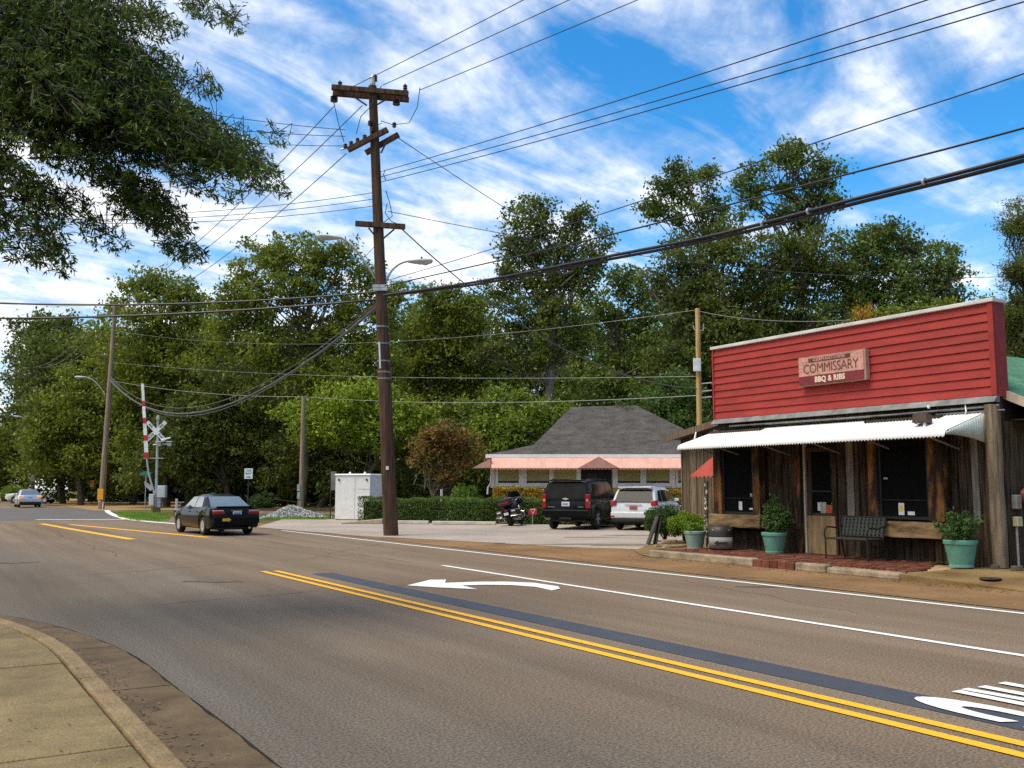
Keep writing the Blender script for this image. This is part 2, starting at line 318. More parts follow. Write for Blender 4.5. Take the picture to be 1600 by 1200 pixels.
# strip of dirt between edge line and kerb / lot, the lot itself
sheet('verge_strip', [(12.5, -12), (14.72, -12), (14.72, 17.8), (16.6, 18.6), (15.2, 24), (14.2, 32), (13.4, 46), (12.55, 46)], .004, M('dusty_asphalt', (.215, .125, .058), rough=.9, var=.25, scale=.5, speck=.6, spscale=70, spec=.15), road)
lot = structure(sheet('parking_lot', [tuple(g(x, y)[:2]) for x, y in ((400, 824), (560, 837.5), (760, 848), (905, 856), (1010, 859))] + [(16.9, 20.6), (20, 22.2), (40, 22), (40, 33)] + [tuple(g(x, y)[:2]) for x, y in ((790, 811), (560, 811), (440, 812))], .010, lotm))
stain = M('oil_stain', (.20, .155, .10), rough=.8, var=.3, scale=1.2)
rs = np.random.RandomState(5)
def blot(x, y, rx, ry, name='stain', mat=stain, z=.014, parent=lot):
    c = g(x, y); n = 18; pts = []
    for k in range(n):
        a = 2 * math.pi * k / n; q = 1 + rs.uniform(-.25, .25); d = _rt * math.cos(a) * rx * q + _fh * math.sin(a) * ry * q
        pts.append((c.x + d[0], c.y + d[1]))
    return sheet(name, pts, z, mat, parent)
blot(920, 840, 1.0, .25); blot(930, 851, 1.6, .35); blot(985, 837, .9, .25); blot(975, 853, .8, .3); blot(780, 849, .22, .1, mat=M('dark_debris', (.03, .028, .025)))
blot(1160, 903, .35, .10, 'tar_spot', M('tar', (.105, .082, .060), rough=.8, var=.3), .006, road)
blot(1205, 917, .5, .09, 'tar_spot', _M['tar'], .006, road); blot(330, 908, .55, .25, 'tar_spot', _M['tar'], .006, road); blot(10, 879, .6, .3, 'tar_spot', _M['tar'], .006, road)
# brick walk in front of the red building: kerb, bricks, dirt apron at the low end
WZ = .16
walk = structure(MB().box(14.92, 17.06, 10.9, 17.75, -.01, WZ - .035).build('brick_walk', M('mortar', (.42, .29, .17), rough=.95, var=.3, scale=5)))
brickm = M('brick', (.155, .056, .034), rough=.85, var=.35, scale=6, obj=.40, bump=.4, bscale=50, spec=.2)
bme = None; cells = []
bw, bd, gp = .20, .10, .022
yy = 10.95; row = 0
while yy < 17.6:
    xx = 14.95 + (row % 2) * bw / 2 - bw / 2
    while xx < 17.0:
        x0 = max(xx, 14.94); x1 = min(xx + bw, 17.0)
        if x1 - x0 > .08 and not (yy < 11.75 and x0 > 14.94 + (yy - 10.9) * 1.9 + .3): cells.append((x0 + (x1 - x0) / 2, yy + bd / 2, x1 - x0))
        xx += bw + gp
    yy += bd + gp; row += 1
cells.sort(key=lambda c: c[1] * 1.0 + c[0] * .25)
brick_src = MB().box(-bw / 2, bw / 2, -bd / 2, bd / 2, -.05, 0).build('brick', brickm, walk, bevel=0)
brick_src.location = (cells[0][0], cells[0][1], WZ)
for k, (x, y, w) in enumerate(cells[1:290]):
    b_ = brick_src.copy(); COL.objects.link(b_); b_.parent = walk; b_.location = (x, y, WZ + rng.uniform(-.007, .006)); b_.scale = (w / bw, 1, 1); b_.rotation_euler = (rng.uniform(-.02, .02), rng.uniform(-.02, .02), rng.uniform(-.03, .03))
rest = MB()
for x, y, w in cells[290:]:
    dz = rng.uniform(-.007, .006); rest.box(x - w / 2, x + w / 2, y - bd / 2, y + bd / 2, WZ - .05, WZ + dz)
tag(rest.build('bricks', M('brick_mass', (.155, .056, .034), rough=.85, var=.35, scale=6, isl=.4, bump=.4, bscale=50, spec=.2), walk), kind='stuff')
wk = structure(MB().box(14.70, 14.92, 14.45, 17.75, -.01, WZ + .005).build('walk_kerb', M('old_kerb', (.30, .235, .16), rough=.9, var=.45, scale=2.5, bump=.6, bscale=30, spec=.2, speck=.4, spscale=60), bevel=.03))
for a, b, dz in ((10.95, 12.55, -.04), (12.57, 13.32, .0)):
    MB().box(14.70, 14.92, a, b, -.01, WZ + dz).build('kerb_stone', _M['old_kerb'], wk, bevel=.035)
for k in range(5):                                      # where the kerb is made of laid bricks
    MB().box(14.71, 14.915, 13.35 + k * .216, 13.555 + k * .216, -.01, WZ + rng.uniform(-.015, .008)).build('kerb_brick', brickm, wk, bevel=.012)
ap = MB(); n = 14
for i in range(n):                                       # dirt apron sloping to the street at the low end of the walk
    y0 = 10.9 - i * .75; y1 = y0 - .75
    za = WZ - .01; e = max(.015, WZ - .05 - i * .03); e1 = max(.015, WZ - .05 - (i + 1) * .03)
    ap.add([(14.66 + .05 * math.sin(i), y0, e), (15.6, y0, za - .02), (17.2, y0, za), (14.66 + .05 * math.sin(i + 1), y1, e1), (15.6, y1, za - .02), (17.2, y1, za), (14.66 + .05 * math.sin(i), y0, -.01), (14.66 + .05 * math.sin(i + 1), y1, -.01)], [(0, 1, 4, 3), (1, 2, 5, 4), (0, 3, 7, 6)])
apron = structure(ap.build('dirt_apron', dirt))
structure(sheet('dirt_yard', [(14.72, 17.76), (17.2, 17.76), (20.2, 18.0), (20.2, 22.3), (17.5, 21.2), (15.6, 19.4), (14.9, 18.3)], .02, dirt))
sheet('dirt_back', [(17.0, -3.2), (30, -3.2), (30, 10.3), (17.0, 10.3)], WZ - .02, dirt, apron)
mh = g(1549, 902, WZ - .03); MB().lathe([(.17, 0), (.17, .02), (.15, .024), (.001, .024)], (15.15, 9.55, WZ - .05), seg=20).build('drain_cover', M('rust_iron', (.055, .04, .03), rough=.7, metal=.3), apron)
# railway: ballast, sleepers hidden under it, two rails per track
A_ = g(520, 803); B_ = g(225, 799); tdir = (B_ - A_).normalized(); tn = Vector((-tdir.y, tdir.x, 0))
rail = structure(MB().prism([A_ - tdir * 70 + tn * 2.2, A_ - tdir * 70 - tn * 2.2, A_ - tdir * 70 - tn * 1.4 + Vector((0, 0, .16)), A_ - tdir * 70 + tn * 1.4 + Vector((0, 0, .16))], (B_ - A_) - tdir * -63).build('railway', M('ballast', (.13, .10, .075), rough=.95, var=.4, scale=3, bump=.8, bscale=14)))
railm = M('rail_steel', (.085, .05, .032), rough=.6, metal=.4, var=.3)
for s in (-.72, .72):
    MB().prism([A_ - tdir * 70 + tn * (s - .04) + Vector((0, 0, .15)), A_ - tdir * 70 + tn * (s + .04) + Vector((0, 0, .15)), A_ - tdir * 70 + tn * (s + .035) + Vector((0, 0, .32)), A_ - tdir * 70 + tn * (s - .035) + Vector((0, 0, .32))], (B_ - A_) - tdir * -63).build('rail', railm, rail)
# leaf litter and earth beyond the tracks
structure(sheet('woodland_floor', [tuple(g(x, y)[:2]) for x, y in ((80, 788), (150, 798), (240, 797), (430, 797), (640, 800), (640, 786), (80, 779))], .008, M('leaf_litter', (.30, .19, .07), rough=.95, var=.4, scale=.5, bump=.5, bscale=12, speck=.4, spscale=12)))
def turf(name, label, poly_px, n, h=.07, col=(.10, .16, .02)):
    pts = [g(x, y) for x, y in poly_px]; xs = [p.x for p in pts]; ys_ = [p.y for p in pts]; P = []
    def inside(x, y):
        c = False; j = len(pts) - 1
        for i in range(len(pts)):
            if (pts[i].y > y) != (pts[j].y > y) and x < (pts[j].x - pts[i].x) * (y - pts[i].y) / (pts[j].y - pts[i].y) + pts[i].x: c = not c
            j = i
        return c
    while len(P) < n:
        x, y = rs.uniform(min(xs), max(xs)), rs.uniform(min(ys_), max(ys_))
        if inside(x, y): P.append((x, y))
    P = np.array(P); a = rs.uniform(0, 2 * np.pi, n); hh = h * rs.uniform(.5, 1.4, n); w = .035
    dx, dy = np.cos(a) * w, np.sin(a) * w; tx, ty = rs.normal(0, .03, n), rs.normal(0, .03, n)
    V = np.stack([np.stack([P[:, 0] - dx, P[:, 1] - dy, np.zeros(n)], 1), np.stack([P[:, 0] + dx, P[:, 1] + dy, np.zeros(n)], 1), np.stack([P[:, 0] + tx, P[:, 1] + ty, hh], 1)], 1).reshape(-1, 3)
    o = np_mesh(name, V, 3, LEAF('turf_' + name, col, isl=.3)); tag(o, label, 'grass', kind='stuff'); return o
turf('grass', 'green grass on the corner below the crossing signal', [(178, 801), (186, 808), (215, 814), (262, 814), (270, 804), (230, 801)], 16000)
turf('grass', 'strip of green grass beside the gravel pile', [(395, 807), (420, 812), (510, 812), (525, 806), (480, 804)], 14000)
turf('grass', 'mown green grass beyond the tracks behind the short pole', [(415, 792), (430, 797), (520, 797), (530, 791)], 20000, .1, (.14, .15, .02))
# ------------------------------------------------------------------ red false-front restaurant
redm = M('red_siding', (.31, .027, .020), rough=.65, var=.16, scale=1.6, stretch=(1, .7, 3), obj=.05, speck=.12, spscale=60, bump=.15, bscale=30)
galv = M('galvanised', (.42, .43, .42), rough=.45, metal=.5, var=.25, scale=3)
capm = M('cap_metal', (.62, .60, .55), rough=.5, metal=.1, var=.15, scale=2)
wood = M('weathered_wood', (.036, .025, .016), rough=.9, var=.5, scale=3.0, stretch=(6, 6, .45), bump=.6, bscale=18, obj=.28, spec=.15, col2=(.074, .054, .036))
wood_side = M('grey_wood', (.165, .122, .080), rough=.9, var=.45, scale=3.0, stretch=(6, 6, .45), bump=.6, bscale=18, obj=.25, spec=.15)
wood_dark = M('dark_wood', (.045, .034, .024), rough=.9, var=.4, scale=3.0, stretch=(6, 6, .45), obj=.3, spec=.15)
log = M('stained_log', (.055, .037, .024), rough=.85, var=.4, scale=1.6, stretch=(3, 3, .8), bump=.6, bscale=14, spec=.2, col2=(.30, .13, .035), lo=.46, hi=.72)
beamm = M('hewn_beam', (.16, .10, .05), rough=.9, var=.5, scale=2.2, stretch=(3, .6, 3), bump=.8, bscale=10, spec=.15, col2=(.23, .155, .08))
awnm = M('white_corrugated', (.86, .87, .84), rough=.45, var=.04, scale=1.5, spec=.4)
awns = M('shaded_corrugated', (.52, .56, .50), rough=.5, var=.12, scale=2.5, spec=.4)  # awning end: shade of the side turned from the sun put into the colour
dglass = GLASS('dark_glass', (.008, .009, .009), .12, .10); framem = M('black_frame', (.018, .018, .017), rough=.5)
LOC = Vector((17, 14, WZ))
T = thing('restaurant_building', 'dark weathered wood restaurant with red false front and white corrugated awning', 'building', LOC)
def P(name, mb, mat, parent=T, **k): mb.off = LOC if parent is T else mb.off; return mb.build(name, mat, parent, **k)
def PP(name, mb, mat, parent, **k): mb.off = LOC; return mb.build(name, mat, parent, **k)
Y0, Y1, Z0, Z1 = 10.34, 17.80, 3.32, 5.07
par = P('parapet', MB().box(16.96, 17.30, Y0 + .005, Y1, 3.30, Z1), M('red_trim', (.30, .035, .028), rough=.6, var=.12))
nc = 10; ch = (Z1 - Z0) / nc
for i in range(nc):
    z = Z0 + i * ch
    PP('siding_board', MB().hexa([(16.915, Y0 + .11, z), (16.955, Y0 + .11, z), (16.955, Y1 - .04, z), (16.915, Y1 - .04, z), (16.943, Y0 + .11, z + ch - .003), (16.955, Y0 + .11, z + ch - .003), (16.955, Y1 - .04, z + ch - .003), (16.943, Y1 - .04, z + ch - .003)]), redm, par)
PP('corner_board', MB().box(16.905, 16.957, Y0 - .002, Y0 + .105, Z0, Z1), redm, par); PP('corner_board', MB().box(16.905, 16.957, Y1 - .035, Y1 + .01, Z0, Z1), redm, par)
P('parapet_cap', MB().box(16.87, 17.34, Y0 - .04, Y1 + .04, Z1 + .002, Z1 + .075), capm, bevel=.01)
P('flashing', MB().hexa([(16.80, Y0, 3.19), (16.99, Y0, 3.19), (16.99, Y1, 3.19), (16.80, Y1, 3.19), (16.92, Y0, 3.312), (16.99, Y0, 3.312), (16.99, Y1, 3.312), (16.92, Y1, 3.312)]), M('dull_galv', (.20, .205, .20), rough=.55, metal=.3, var=.3, scale=3))
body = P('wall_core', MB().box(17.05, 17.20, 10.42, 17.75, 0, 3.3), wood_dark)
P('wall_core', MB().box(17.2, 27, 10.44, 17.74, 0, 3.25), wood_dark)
# vertical boards over the whole front, leaving the openings
opens = [(16.25, 17.45, .60, 2.75), (14.12, 14.98, .1, 2.75), (11.65, 12.90, .60, 2.75)]
y = 10.62; k = 0; rb = random.Random(8)
while y < 17.7:
    w = rb.choice((.17, .2, .23, .26)); y1 = min(y + w, 17.72); segs = [(0.15, 3.19)]
    for a, b, za, zb in opens:
        if y1 > a and y < b: segs = ([(0.15, za)] if za > .2 else []) + [(zb, 3.19)]
    for za, zb in segs:
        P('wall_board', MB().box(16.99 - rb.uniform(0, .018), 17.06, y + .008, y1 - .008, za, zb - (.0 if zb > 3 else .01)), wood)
    y = y1
P('pale_board', MB().box(16.955, 16.985, 13.66, 13.84, 1.02, 2.75), M('bare_board', (.24, .22, .18), rough=.9, var=.4, stretch=(5, 5, .5), scale=3))
P('pale_board', MB().box(16.955, 16.985, 10.82, 10.95, .95, 2.55), _M['bare_board'])
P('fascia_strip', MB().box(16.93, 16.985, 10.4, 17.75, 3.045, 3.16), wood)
P('conduit', MB().tube([(16.88, 10.30, 3.12), (16.86, 12.5, 3.09), (16.86, 17.2, 3.11)], .022), _M['dull_galv']); P('conduit', MB().tube([(16.90, 10.2, 3.03), (16.90, 11.6, 3.035)], .016), _M['dull_galv'])
P('cable', MB().tube([(16.86, 10.95, 3.20), (16.80, 10.90, 3.05), (16.84, 10.98, 2.92), (16.4, 11.3, 2.86), (16.05, 11.42, 2.82)], .012), M('white_plastic', (.7, .7, .68)))
# log corner posts
def logpost(y, r, z1, x=16.93, name='corner_post', m=None):
    pr = []
    for i in range(7): pr.append((r * (1 + .05 * math.sin(i * 2.3 + y)), .16 + (z1 - .16) * i / 6))
    return P(name, MB().lathe(pr, (x, y, 0), seg=12), m or M('post_wood', (.20, .155, .105), rough=.9, var=.5, scale=2.5, stretch=(6, 6, .4), bump=.8, bscale=12, spec=.15), smooth=True)
logpost(10.46, .14, 3.15); logpost(17.72, .09, 3.05)
# bays: two shop windows standing out from the wall on hewn beams
bay = []
def window_bay(ya, yb, pa, pb, beam, zt, zb):
    w = thing('window', None, None); w.parent = T; w.location = (0, 0, 0)
    X = 16.70
    PP('pane', MB().box(X + .05, X + .06, ya, yb, .99, 2.62), dglass, w)
    for a, b, c, d in ((ya, yb, .985, 1.045), (ya, yb, 2.56, 2.64), (ya, ya + .045, 1.05, 2.555), (yb - .045, yb, 1.05, 2.555)):
        PP('frame', MB().box(X + .02, X + .075, a, b, c, d), framem, w)
    PP('glazing_bar', MB().box(X + .03, X + .07, ya + .05, yb - .05, 1.36, 1.375), framem, w)
    for a, b in (pa, pb):
        PP('post', MB().hexa([(X - .04, a, .96), (X + .16, a, .96), (X + .16, b, .96), (X - .04, b, .96), (X - .03, a + .02, 2.8), (X + .16, a + .02, 2.8), (X + .16, b - .01, 2.8), (X - .03, b - .01, 2.8)]), log, w, bevel=.02)
    pts = []; nb = 9; mb = MB(); rr = random.Random(int(ya * 10))
    a, b = beam; vs = []; fs = []
    for i in range(nb):
        yy_ = a + (b - a) * i / (nb - 1); q = rr.uniform(-.02, .02)
        vs += [(X - .10 + q, yy_, zb + rr.uniform(-.01, .01)), (X - .02, yy_, zb - .01), (X - .02, yy_, zt), (X - .09 + q, yy_, zt + rr.uniform(-.02, .01))]
    for i in range(nb - 1):
        for j in range(4): fs.append((4 * i + j, 4 * i + (j + 1) % 4, 4 * i + 4 + (j + 1) % 4, 4 * i + 4 + j))
    fs += [(0, 1, 2, 3), (4 * nb - 1, 4 * nb - 2, 4 * nb - 3, 4 * nb - 4)]
    PP('beam', mb.add(vs, fs), beamm, w, bevel=.012)
    PP('sill_box', MB().box(X - .02, 17.0, a + .02, b - .02, zb + .02, .955), wood_dark, w); PP('head_box', MB().box(X - .02, 17.0, a, b, 2.66, 3.0), wood_dark, w)
    PP('beam_return', MB().box(X - .015, 17.0, a - .04, a + .018, zb + .01, zt - .01), beamm, w)
    PP('cheek', MB().box(X + .18, 17.0, beam[0] + .1, beam[0] + .13, .96, 2.65), wood_dark, w); PP('cheek', MB().box(X + .18, 17.0, beam[1] - .13, beam[1] - .1, .96, 2.65), wood_dark, w)
    return w
w1 = window_bay(16.32, 17.33, (16.08, 16.31), (17.34, 17.62), (16.05, 17.72), .985, .68)
w2 = window_bay(11.71, 12.84, (11.36, 11.70), (12.85, 13.08), (11.40, 13.12), .945, .64)
notice = M('paper', (.75, .77, .78), rough=.7, var=.05); notice_y = M('yellow_paper', (.75, .58, .10), rough=.7, var=.1)
def sheet_on(parent, x, y, z, w, h, m, name='notice'): PP(name, MB().box(x - .003, x, y - w / 2, y + w / 2, z - h / 2, z + h / 2), m, parent)
sheet_on(w1, 16.745, 16.78, 1.19, .11, .20, notice); sheet_on(w1, 16.745, 16.42, 1.12, .14, .04, notice)
sheet_on(w1, 16.745, 16.42, 1.44, .08, .08, M('grey_paper', (.35, .36, .37)))
sheet_on(w2, 16.745, 12.36, 1.19, .13, .24, notice); sheet_on(w2, 16.741, 12.36, 1.20, .08, .11, notice_y); sheet_on(w2, 16.745, 12.14, 1.11, .16, .07, notice); sheet_on(w2, 16.745, 12.70, 1.80, .10, .04, M('grey_paper', (.35, .36, .37)))
# door
dr = thing('door', None, None); dr.parent = T
tan = M('tan_door', (.27, .19, .10), rough=.8, var=.35, scale=2.2, stretch=(3, 3, .6), spec=.2)
PP('lower_panel', MB().box(16.955, 16.985, 14.17, 14.93, .17, 1.0), tan, dr); PP('pane', MB().box(16.975, 16.985, 14.26, 14.79, 1.06, 2.40), dglass, dr)
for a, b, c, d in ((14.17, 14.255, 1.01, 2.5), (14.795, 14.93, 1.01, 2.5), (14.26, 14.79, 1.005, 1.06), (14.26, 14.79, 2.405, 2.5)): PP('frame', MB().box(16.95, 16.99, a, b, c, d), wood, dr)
PP('glazing_bar', MB().box(16.955, 16.978, 14.26, 14.79, 1.52, 1.55), framem, dr)
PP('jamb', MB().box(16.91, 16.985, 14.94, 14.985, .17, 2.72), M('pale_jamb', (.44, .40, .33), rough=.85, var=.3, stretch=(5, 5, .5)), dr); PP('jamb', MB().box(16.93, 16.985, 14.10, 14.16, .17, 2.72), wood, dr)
PP('handle', MB().tube([(16.94, 14.22, 1.1), (16.92, 14.22, 1.12), (16.92, 14.22, 1.28), (16.94, 14.22, 1.3)], .012), M('old_brass', (.3, .22, .08), metal=.8, rough=.4), dr)
sheet_on(dr, 16.974, 14.50, 1.17, .16, .26, M('green_paper', (.36, .45, .36)), 'notice'); sheet_on(dr, 16.973, 14.62, 1.2, .08, .18, notice); sheet_on(dr, 16.973, 14.34, 1.14, .2, .2, M('red_notice', (.55, .10, .05)))
P('post', MB().box(16.9, 16.99, 15.08, 15.24, .16, 2.72), log, bevel=.015)
# awning of corrugated sheet
def corr(y0, y1, pitch, amp, fn, nx=6):
    ny = int((y1 - y0) / pitch * 8); vs = []; fs = []
    for i in range(ny + 1):
        yv = y0 + (y1 - y0) * i / ny; dz = amp * math.cos(2 * math.pi * (yv - y0) / pitch)
        for j in range(nx + 1):
            x, z = fn(j / nx); vs.append((x, yv, z + dz))
    for i in range(ny):
        for j in range(nx): a = i * (nx + 1) + j; fs.append((a, a + 1, a + nx + 2, a + nx + 1))
    return vs, fs
def slope(t):        # wall -> front edge, the last hand's breadth rolled down
    if t < .84: u = t / .84; return 17.0 - 1.22 * u, 3.03 - .37 * u
    u = (t - .84) / .16; return 15.78 - .13 * math.sin(u * math.pi / 2), 2.66 - .13 * (1 - math.cos(u * math.pi / 2))
aw = MB().add(*corr(10.60, 17.78, .076, .013, slope, 12)); awo = P('awning', aw, awnm, smooth=True)
sm = awo.modifiers.new('thick', 'SOLIDIFY'); sm.thickness = .006
side = MB(); ns = 17 * 6; vs = []; fs = []
for i in range(ns + 1):
    t = i / ns; x = 15.70 + 1.29 * t; ztop = (3.03 - .37 * (17 - x) / 1.22) if x > 15.78 else 2.63
    zbot = 2.57 - .16 * t ** 2.2; yv = 10.585 + .010 * math.cos(t * 17 * 2 * math.pi)
    vs += [(x, yv, zbot - .008 * math.cos(t * 17 * 2 * math.pi)), (x, yv, ztop)]
for i in range(ns): fs.append((2 * i, 2 * i + 1, 2 * i + 3, 2 * i + 2))
so = PP('side_panel', side.add(vs, fs), awns, awo, smooth=True); so.modifiers.new('thick', 'SOLIDIFY').thickness = .005
for yv in (11.2, 12.6, 14.0, 15.4, 16.8, 17.5):
    PP('bracket', MB().tube([(16.98, yv, 2.35), (15.85, yv + .03, 2.62)], .02, 6), galv, awo); PP('rafter', MB().box(15.80, 16.98, yv + .1, yv + .14, 2.60, 2.645), wood_dark, awo)
P('floodlight', MB().hexa([(16.02, 11.22, 2.84), (16.22, 11.22, 2.80), (16.22, 11.52, 2.80), (16.02, 11.52, 2.84), (16.06, 11.22, 3.02), (16.24, 11.22, 2.98), (16.24, 11.52, 2.98), (16.06, 11.52, 3.02)]), M('brown_metal', (.06, .035, .022), rough=.6), bevel=.01)
P('lamp_bracket', MB().tube([(16.1, 11.3, 2.82), (16.06, 11.28, 2.66)], .03, 8), M('white_plastic', (.7, .7, .68)))
P('insulator_cap', MB().lathe([(.02, 0), (.03, .03), (.02, .06)], (16.6, 11.55, 3.14), seg=8), _M['white_plastic'])
P('awning_tie', MB().tube([(16.2, 17.74, 2.78), (16.4, 17.9, 2.98)], .02, 6), _M['white_plastic'])
# green roof behind the false front, side wall with meters
groof = M('green_shingles', (.065, .185, .095), rough=.9, var=.3, scale=2, speck=.5, spscale=20, bump=.3, bscale=40)
rf = P('roof', MB().prism([(17.32, 13.2, 4.66), (17.32, 9.55, 2.96), (17.32, 9.55, 3.04), (17.32, 13.2, 4.75), (17.32, 17.9, 3.0), (17.32, 17.9, 2.92)], (11, 0, 0)), groof)
PP('rake_board', MB().hexa([(17.22, 9.53, 2.86), (17.315, 9.53, 2.86), (17.315, 10.5, 3.31), (17.22, 10.5, 3.31), (17.22, 9.53, 3.03), (17.315, 9.53, 3.03), (17.315, 10.5, 3.48), (17.22, 10.5, 3.48)]), M('pale_fascia', (.45, .38, .28), rough=.8, var=.3), rf)
PP('eave_board', MB().box(17.33, 28, 9.52, 9.545, 2.84, 3.0), _M['pale_fascia'], rf); PP('soffit', MB().box(17.33, 28, 9.56, 10.36, 2.86, 2.88), wood_dark, rf)
xx = 17.1
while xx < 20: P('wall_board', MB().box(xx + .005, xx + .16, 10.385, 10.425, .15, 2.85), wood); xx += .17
P('meter_box', MB().box(17.24, 17.40, 10.27, 10.38, 1.22, 1.48), M('grey_box', (.26, .25, .22), rough=.6, var=.2), bevel=.015); P('meter_box', MB().box(17.24, 17.40, 10.27, 10.38, .90, 1.08), M('cream_box', (.52, .48, .28), rough=.6, var=.2), bevel=.015)
P('pipe', MB().tube([(17.30, 10.34, .16), (17.30, 10.34, .9)], .025, 8), galv)
P('alarm_bell', MB().lathe([(.02, 0), (.14, .01), (.17, .05), (.15, .1), (.05, .13), (.01, .13)], (17.62, 10.37, 1.45), axis='y', seg=18).xf(Matrix.Translation((0, 20.74, 0)) @ Matrix.Diagonal((1, -1, 1, 1))), M('dull_red', (.16, .035, .03), rough=.5), smooth=True)
# wing set back on the left
wg = thing('rear_wing', None, None); wg.parent = T
PP('wall_core', MB().box(20.05, 26, 17.9, 22.58, 0, 3.0), wood_dark, wg)
yv = 18.0
while yv < 22.2:
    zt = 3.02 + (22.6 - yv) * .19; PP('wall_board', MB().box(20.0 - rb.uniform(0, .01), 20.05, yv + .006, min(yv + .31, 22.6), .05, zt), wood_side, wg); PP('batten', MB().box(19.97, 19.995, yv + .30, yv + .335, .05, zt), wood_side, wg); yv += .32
PP('wing_roof', MB().hexa([(19.55, 17.8, 3.88), (26.2, 17.8, 3.88), (26.2, 22.6, 3.08), (19.55, 22.6, 3.08), (19.55, 17.8, 4.0), (26.2, 17.8, 4.0), (26.2, 22.6, 3.20), (19.55, 22.6, 3.20)]), M('grey_shingle', (.10, .095, .09), rough=.9, var=.3), wg)
PP('rake_board', MB().hexa([(19.50, 17.8, 3.82), (19.545, 17.8, 3.82), (19.545, 22.65, 3.02), (19.50, 22.65, 3.02), (19.50, 17.8, 4.01), (19.545, 17.8, 4.01), (19.545, 22.65, 3.21), (19.50, 22.65, 3.21)]), wood_side, wg)
# small red canvas awning over the side door
canv = M('red_canvas', (.58, .11, .085), rough=.8, var=.12, scale=3)
sa = MB(); q = [(17.30, 17.82, 2.66), (17.30, 17.82, 1.92), (17.30, 19.15, 1.92), (18.6, 17.82, 2.66), (18.6, 17.82, 1.92), (18.6, 19.15, 1.92)]
sa.add(q, [(0, 1, 2), (3, 5, 4), (0, 2, 5, 3)]); sao = P('side_awning', sa, canv); sao.modifiers.new('thick', 'SOLIDIFY').thickness = .012
for k in range(8): PP('valance_scallop', MB().prism([(17.302, 17.86 + k * .15, 1.928), (17.302, 18.0 + k * .15, 1.928), (17.302, 17.93 + k * .15, 1.86)], (.012, 0, 0)), canv, sao)

# ------------------------------------------------------------------ carved sign on the false front
sg = thing('restaurant_sign', 'carved rectangular sign reading Germantown Commissary BBQ & Ribs on red siding', 'sign', (16.84, 14.0, 3.87))
SO = Vector((16.84, 14.0, 3.87))
def S(name, mb, m, **k): mb.off = SO; return mb.build(name, m, sg, **k)
pale = M('sign_face', (.50, .255, .205), rough=.7, var=.28, scale=7, stretch=(1, 1.2, 3)); maroon = M('sign_maroon', (.19, .022, .030), rough=.6, var=.2, scale=5); dbrown = M('sign_brown', (.13, .035, .025), rough=.7, var=.2)
S('board', MB().box(16.78, 16.91, 13.10, 14.90, 3.87, 4.52), M('sign_edge', (.33, .21, .16), rough=.8, var=.3), bevel=.008)
S('face', MB().box(16.765, 16.779, 13.14, 14.885, 4.085, 4.50), pale); S('lower_face', MB().box(16.765, 16.779, 13.14, 14.885, 3.885, 4.08), maroon)
S('name_band', MB().box(16.757, 16.764, 13.47, 14.60, 4.385, 4.468), dbrown)
def fm(y, z, x): return frame(Vector((x, y, z)) - SO, (0, -1, 0), (0, 0, 1))
text('lettering', 'GERMANTOWN', .088, pale, sg, fm(14.035, 4.426, 16.754), .003, 1.12, bold=.003, space=1.30)
text('lettering', 'COMMISSARY', .30, M('sign_letters', (.12, .045, .035), rough=.7, var=.2), sg, fm(14.01, 4.232, 16.760), .004, .86, bold=-.0035, space=.93)
text('lettering', 'BBQ & RIBS', .165, M('sign_cream', (.70, .58, .44), rough=.7, var=.1), sg, fm(14.03, 3.983, 16.760), .004, .92, bold=.006, space=1.08)

# ------------------------------------------------------------------ leaves
def leaf_quads(c, size, aspect, rs_, droop=0.0, flat=0.0):
    n = len(c); a = rs_.normal(size=(n, 3)); a[:, 2] = a[:, 2] * (1 - flat) - droop; a /= np.linalg.norm(a, axis=1)[:, None] + 1e-9
    b = rs_.normal(size=(n, 3)); b -= a * (a * b).sum(1)[:, None]; b /= np.linalg.norm(b, axis=1)[:, None] + 1e-9
    s = size * rs_.uniform(.6, 1.3, n)[:, None]
    return np.stack([c - a * s * .5, c + b * s * aspect * .5 + a * s * .05, c + a * s * .5, c - b * s * aspect * .5 + a * s * .05], 1).reshape(-1, 3)
def ball(n, rs_, power=.45):
    d = rs_.normal(size=(n, 3)); d /= np.linalg.norm(d, axis=1)[:, None]; return d * (rs_.uniform(0, 1, n) ** power)[:, None]
def bush(name, label, loc, rx, ry, rz, mat, n, size, seed, cat='shrub', group=None, aspect=.5, zbase=0.0, lumps=26):
    t = thing(name, label, cat, loc, 0, group); q = np.random.RandomState(seed)
    lc = ball(lumps, q, .35) * np.array([rx, ry, rz]) * .72 + np.array([0, 0, zbase + rz]); lr = q.uniform(.22, .42, lumps)
    idx = q.randint(0, lumps, n); c = lc[idx] + ball(n, q, .4) * (lr[idx][:, None] * np.array([rx, ry, rz]))
    c = c[c[:, 2] > .01]
    np_mesh('foliage', leaf_quads(c, size, aspect, q), 4, mat, t)
    m = MB()
    for k in range(7): e = lc[q.randint(0, lumps)]; m.tube([(0, 0, -.05), (e[0] * .4, e[1] * .4, e[2] * .5), tuple(e)], [.025, .018, .008], 5)
    m.build('stem', M('shrub_stem', (.07, .05, .035), rough=.9), t); return t
bush('shrub', 'clipped dark green shrub beside the leaning board', g(1040, 844, .05), .76, .76, .56, LEAF('leaf_dark_shrub', (.030, .058, .014), isl=.4), 9000, .07, 11)
bush('shrub', 'rounded bright green shrub next to the grey-green pot', g(1072, 847, .05), .62, .62, .50, LEAF('leaf_bright_shrub', (.105, .155, .012), isl=.4), 8000, .065, 12)
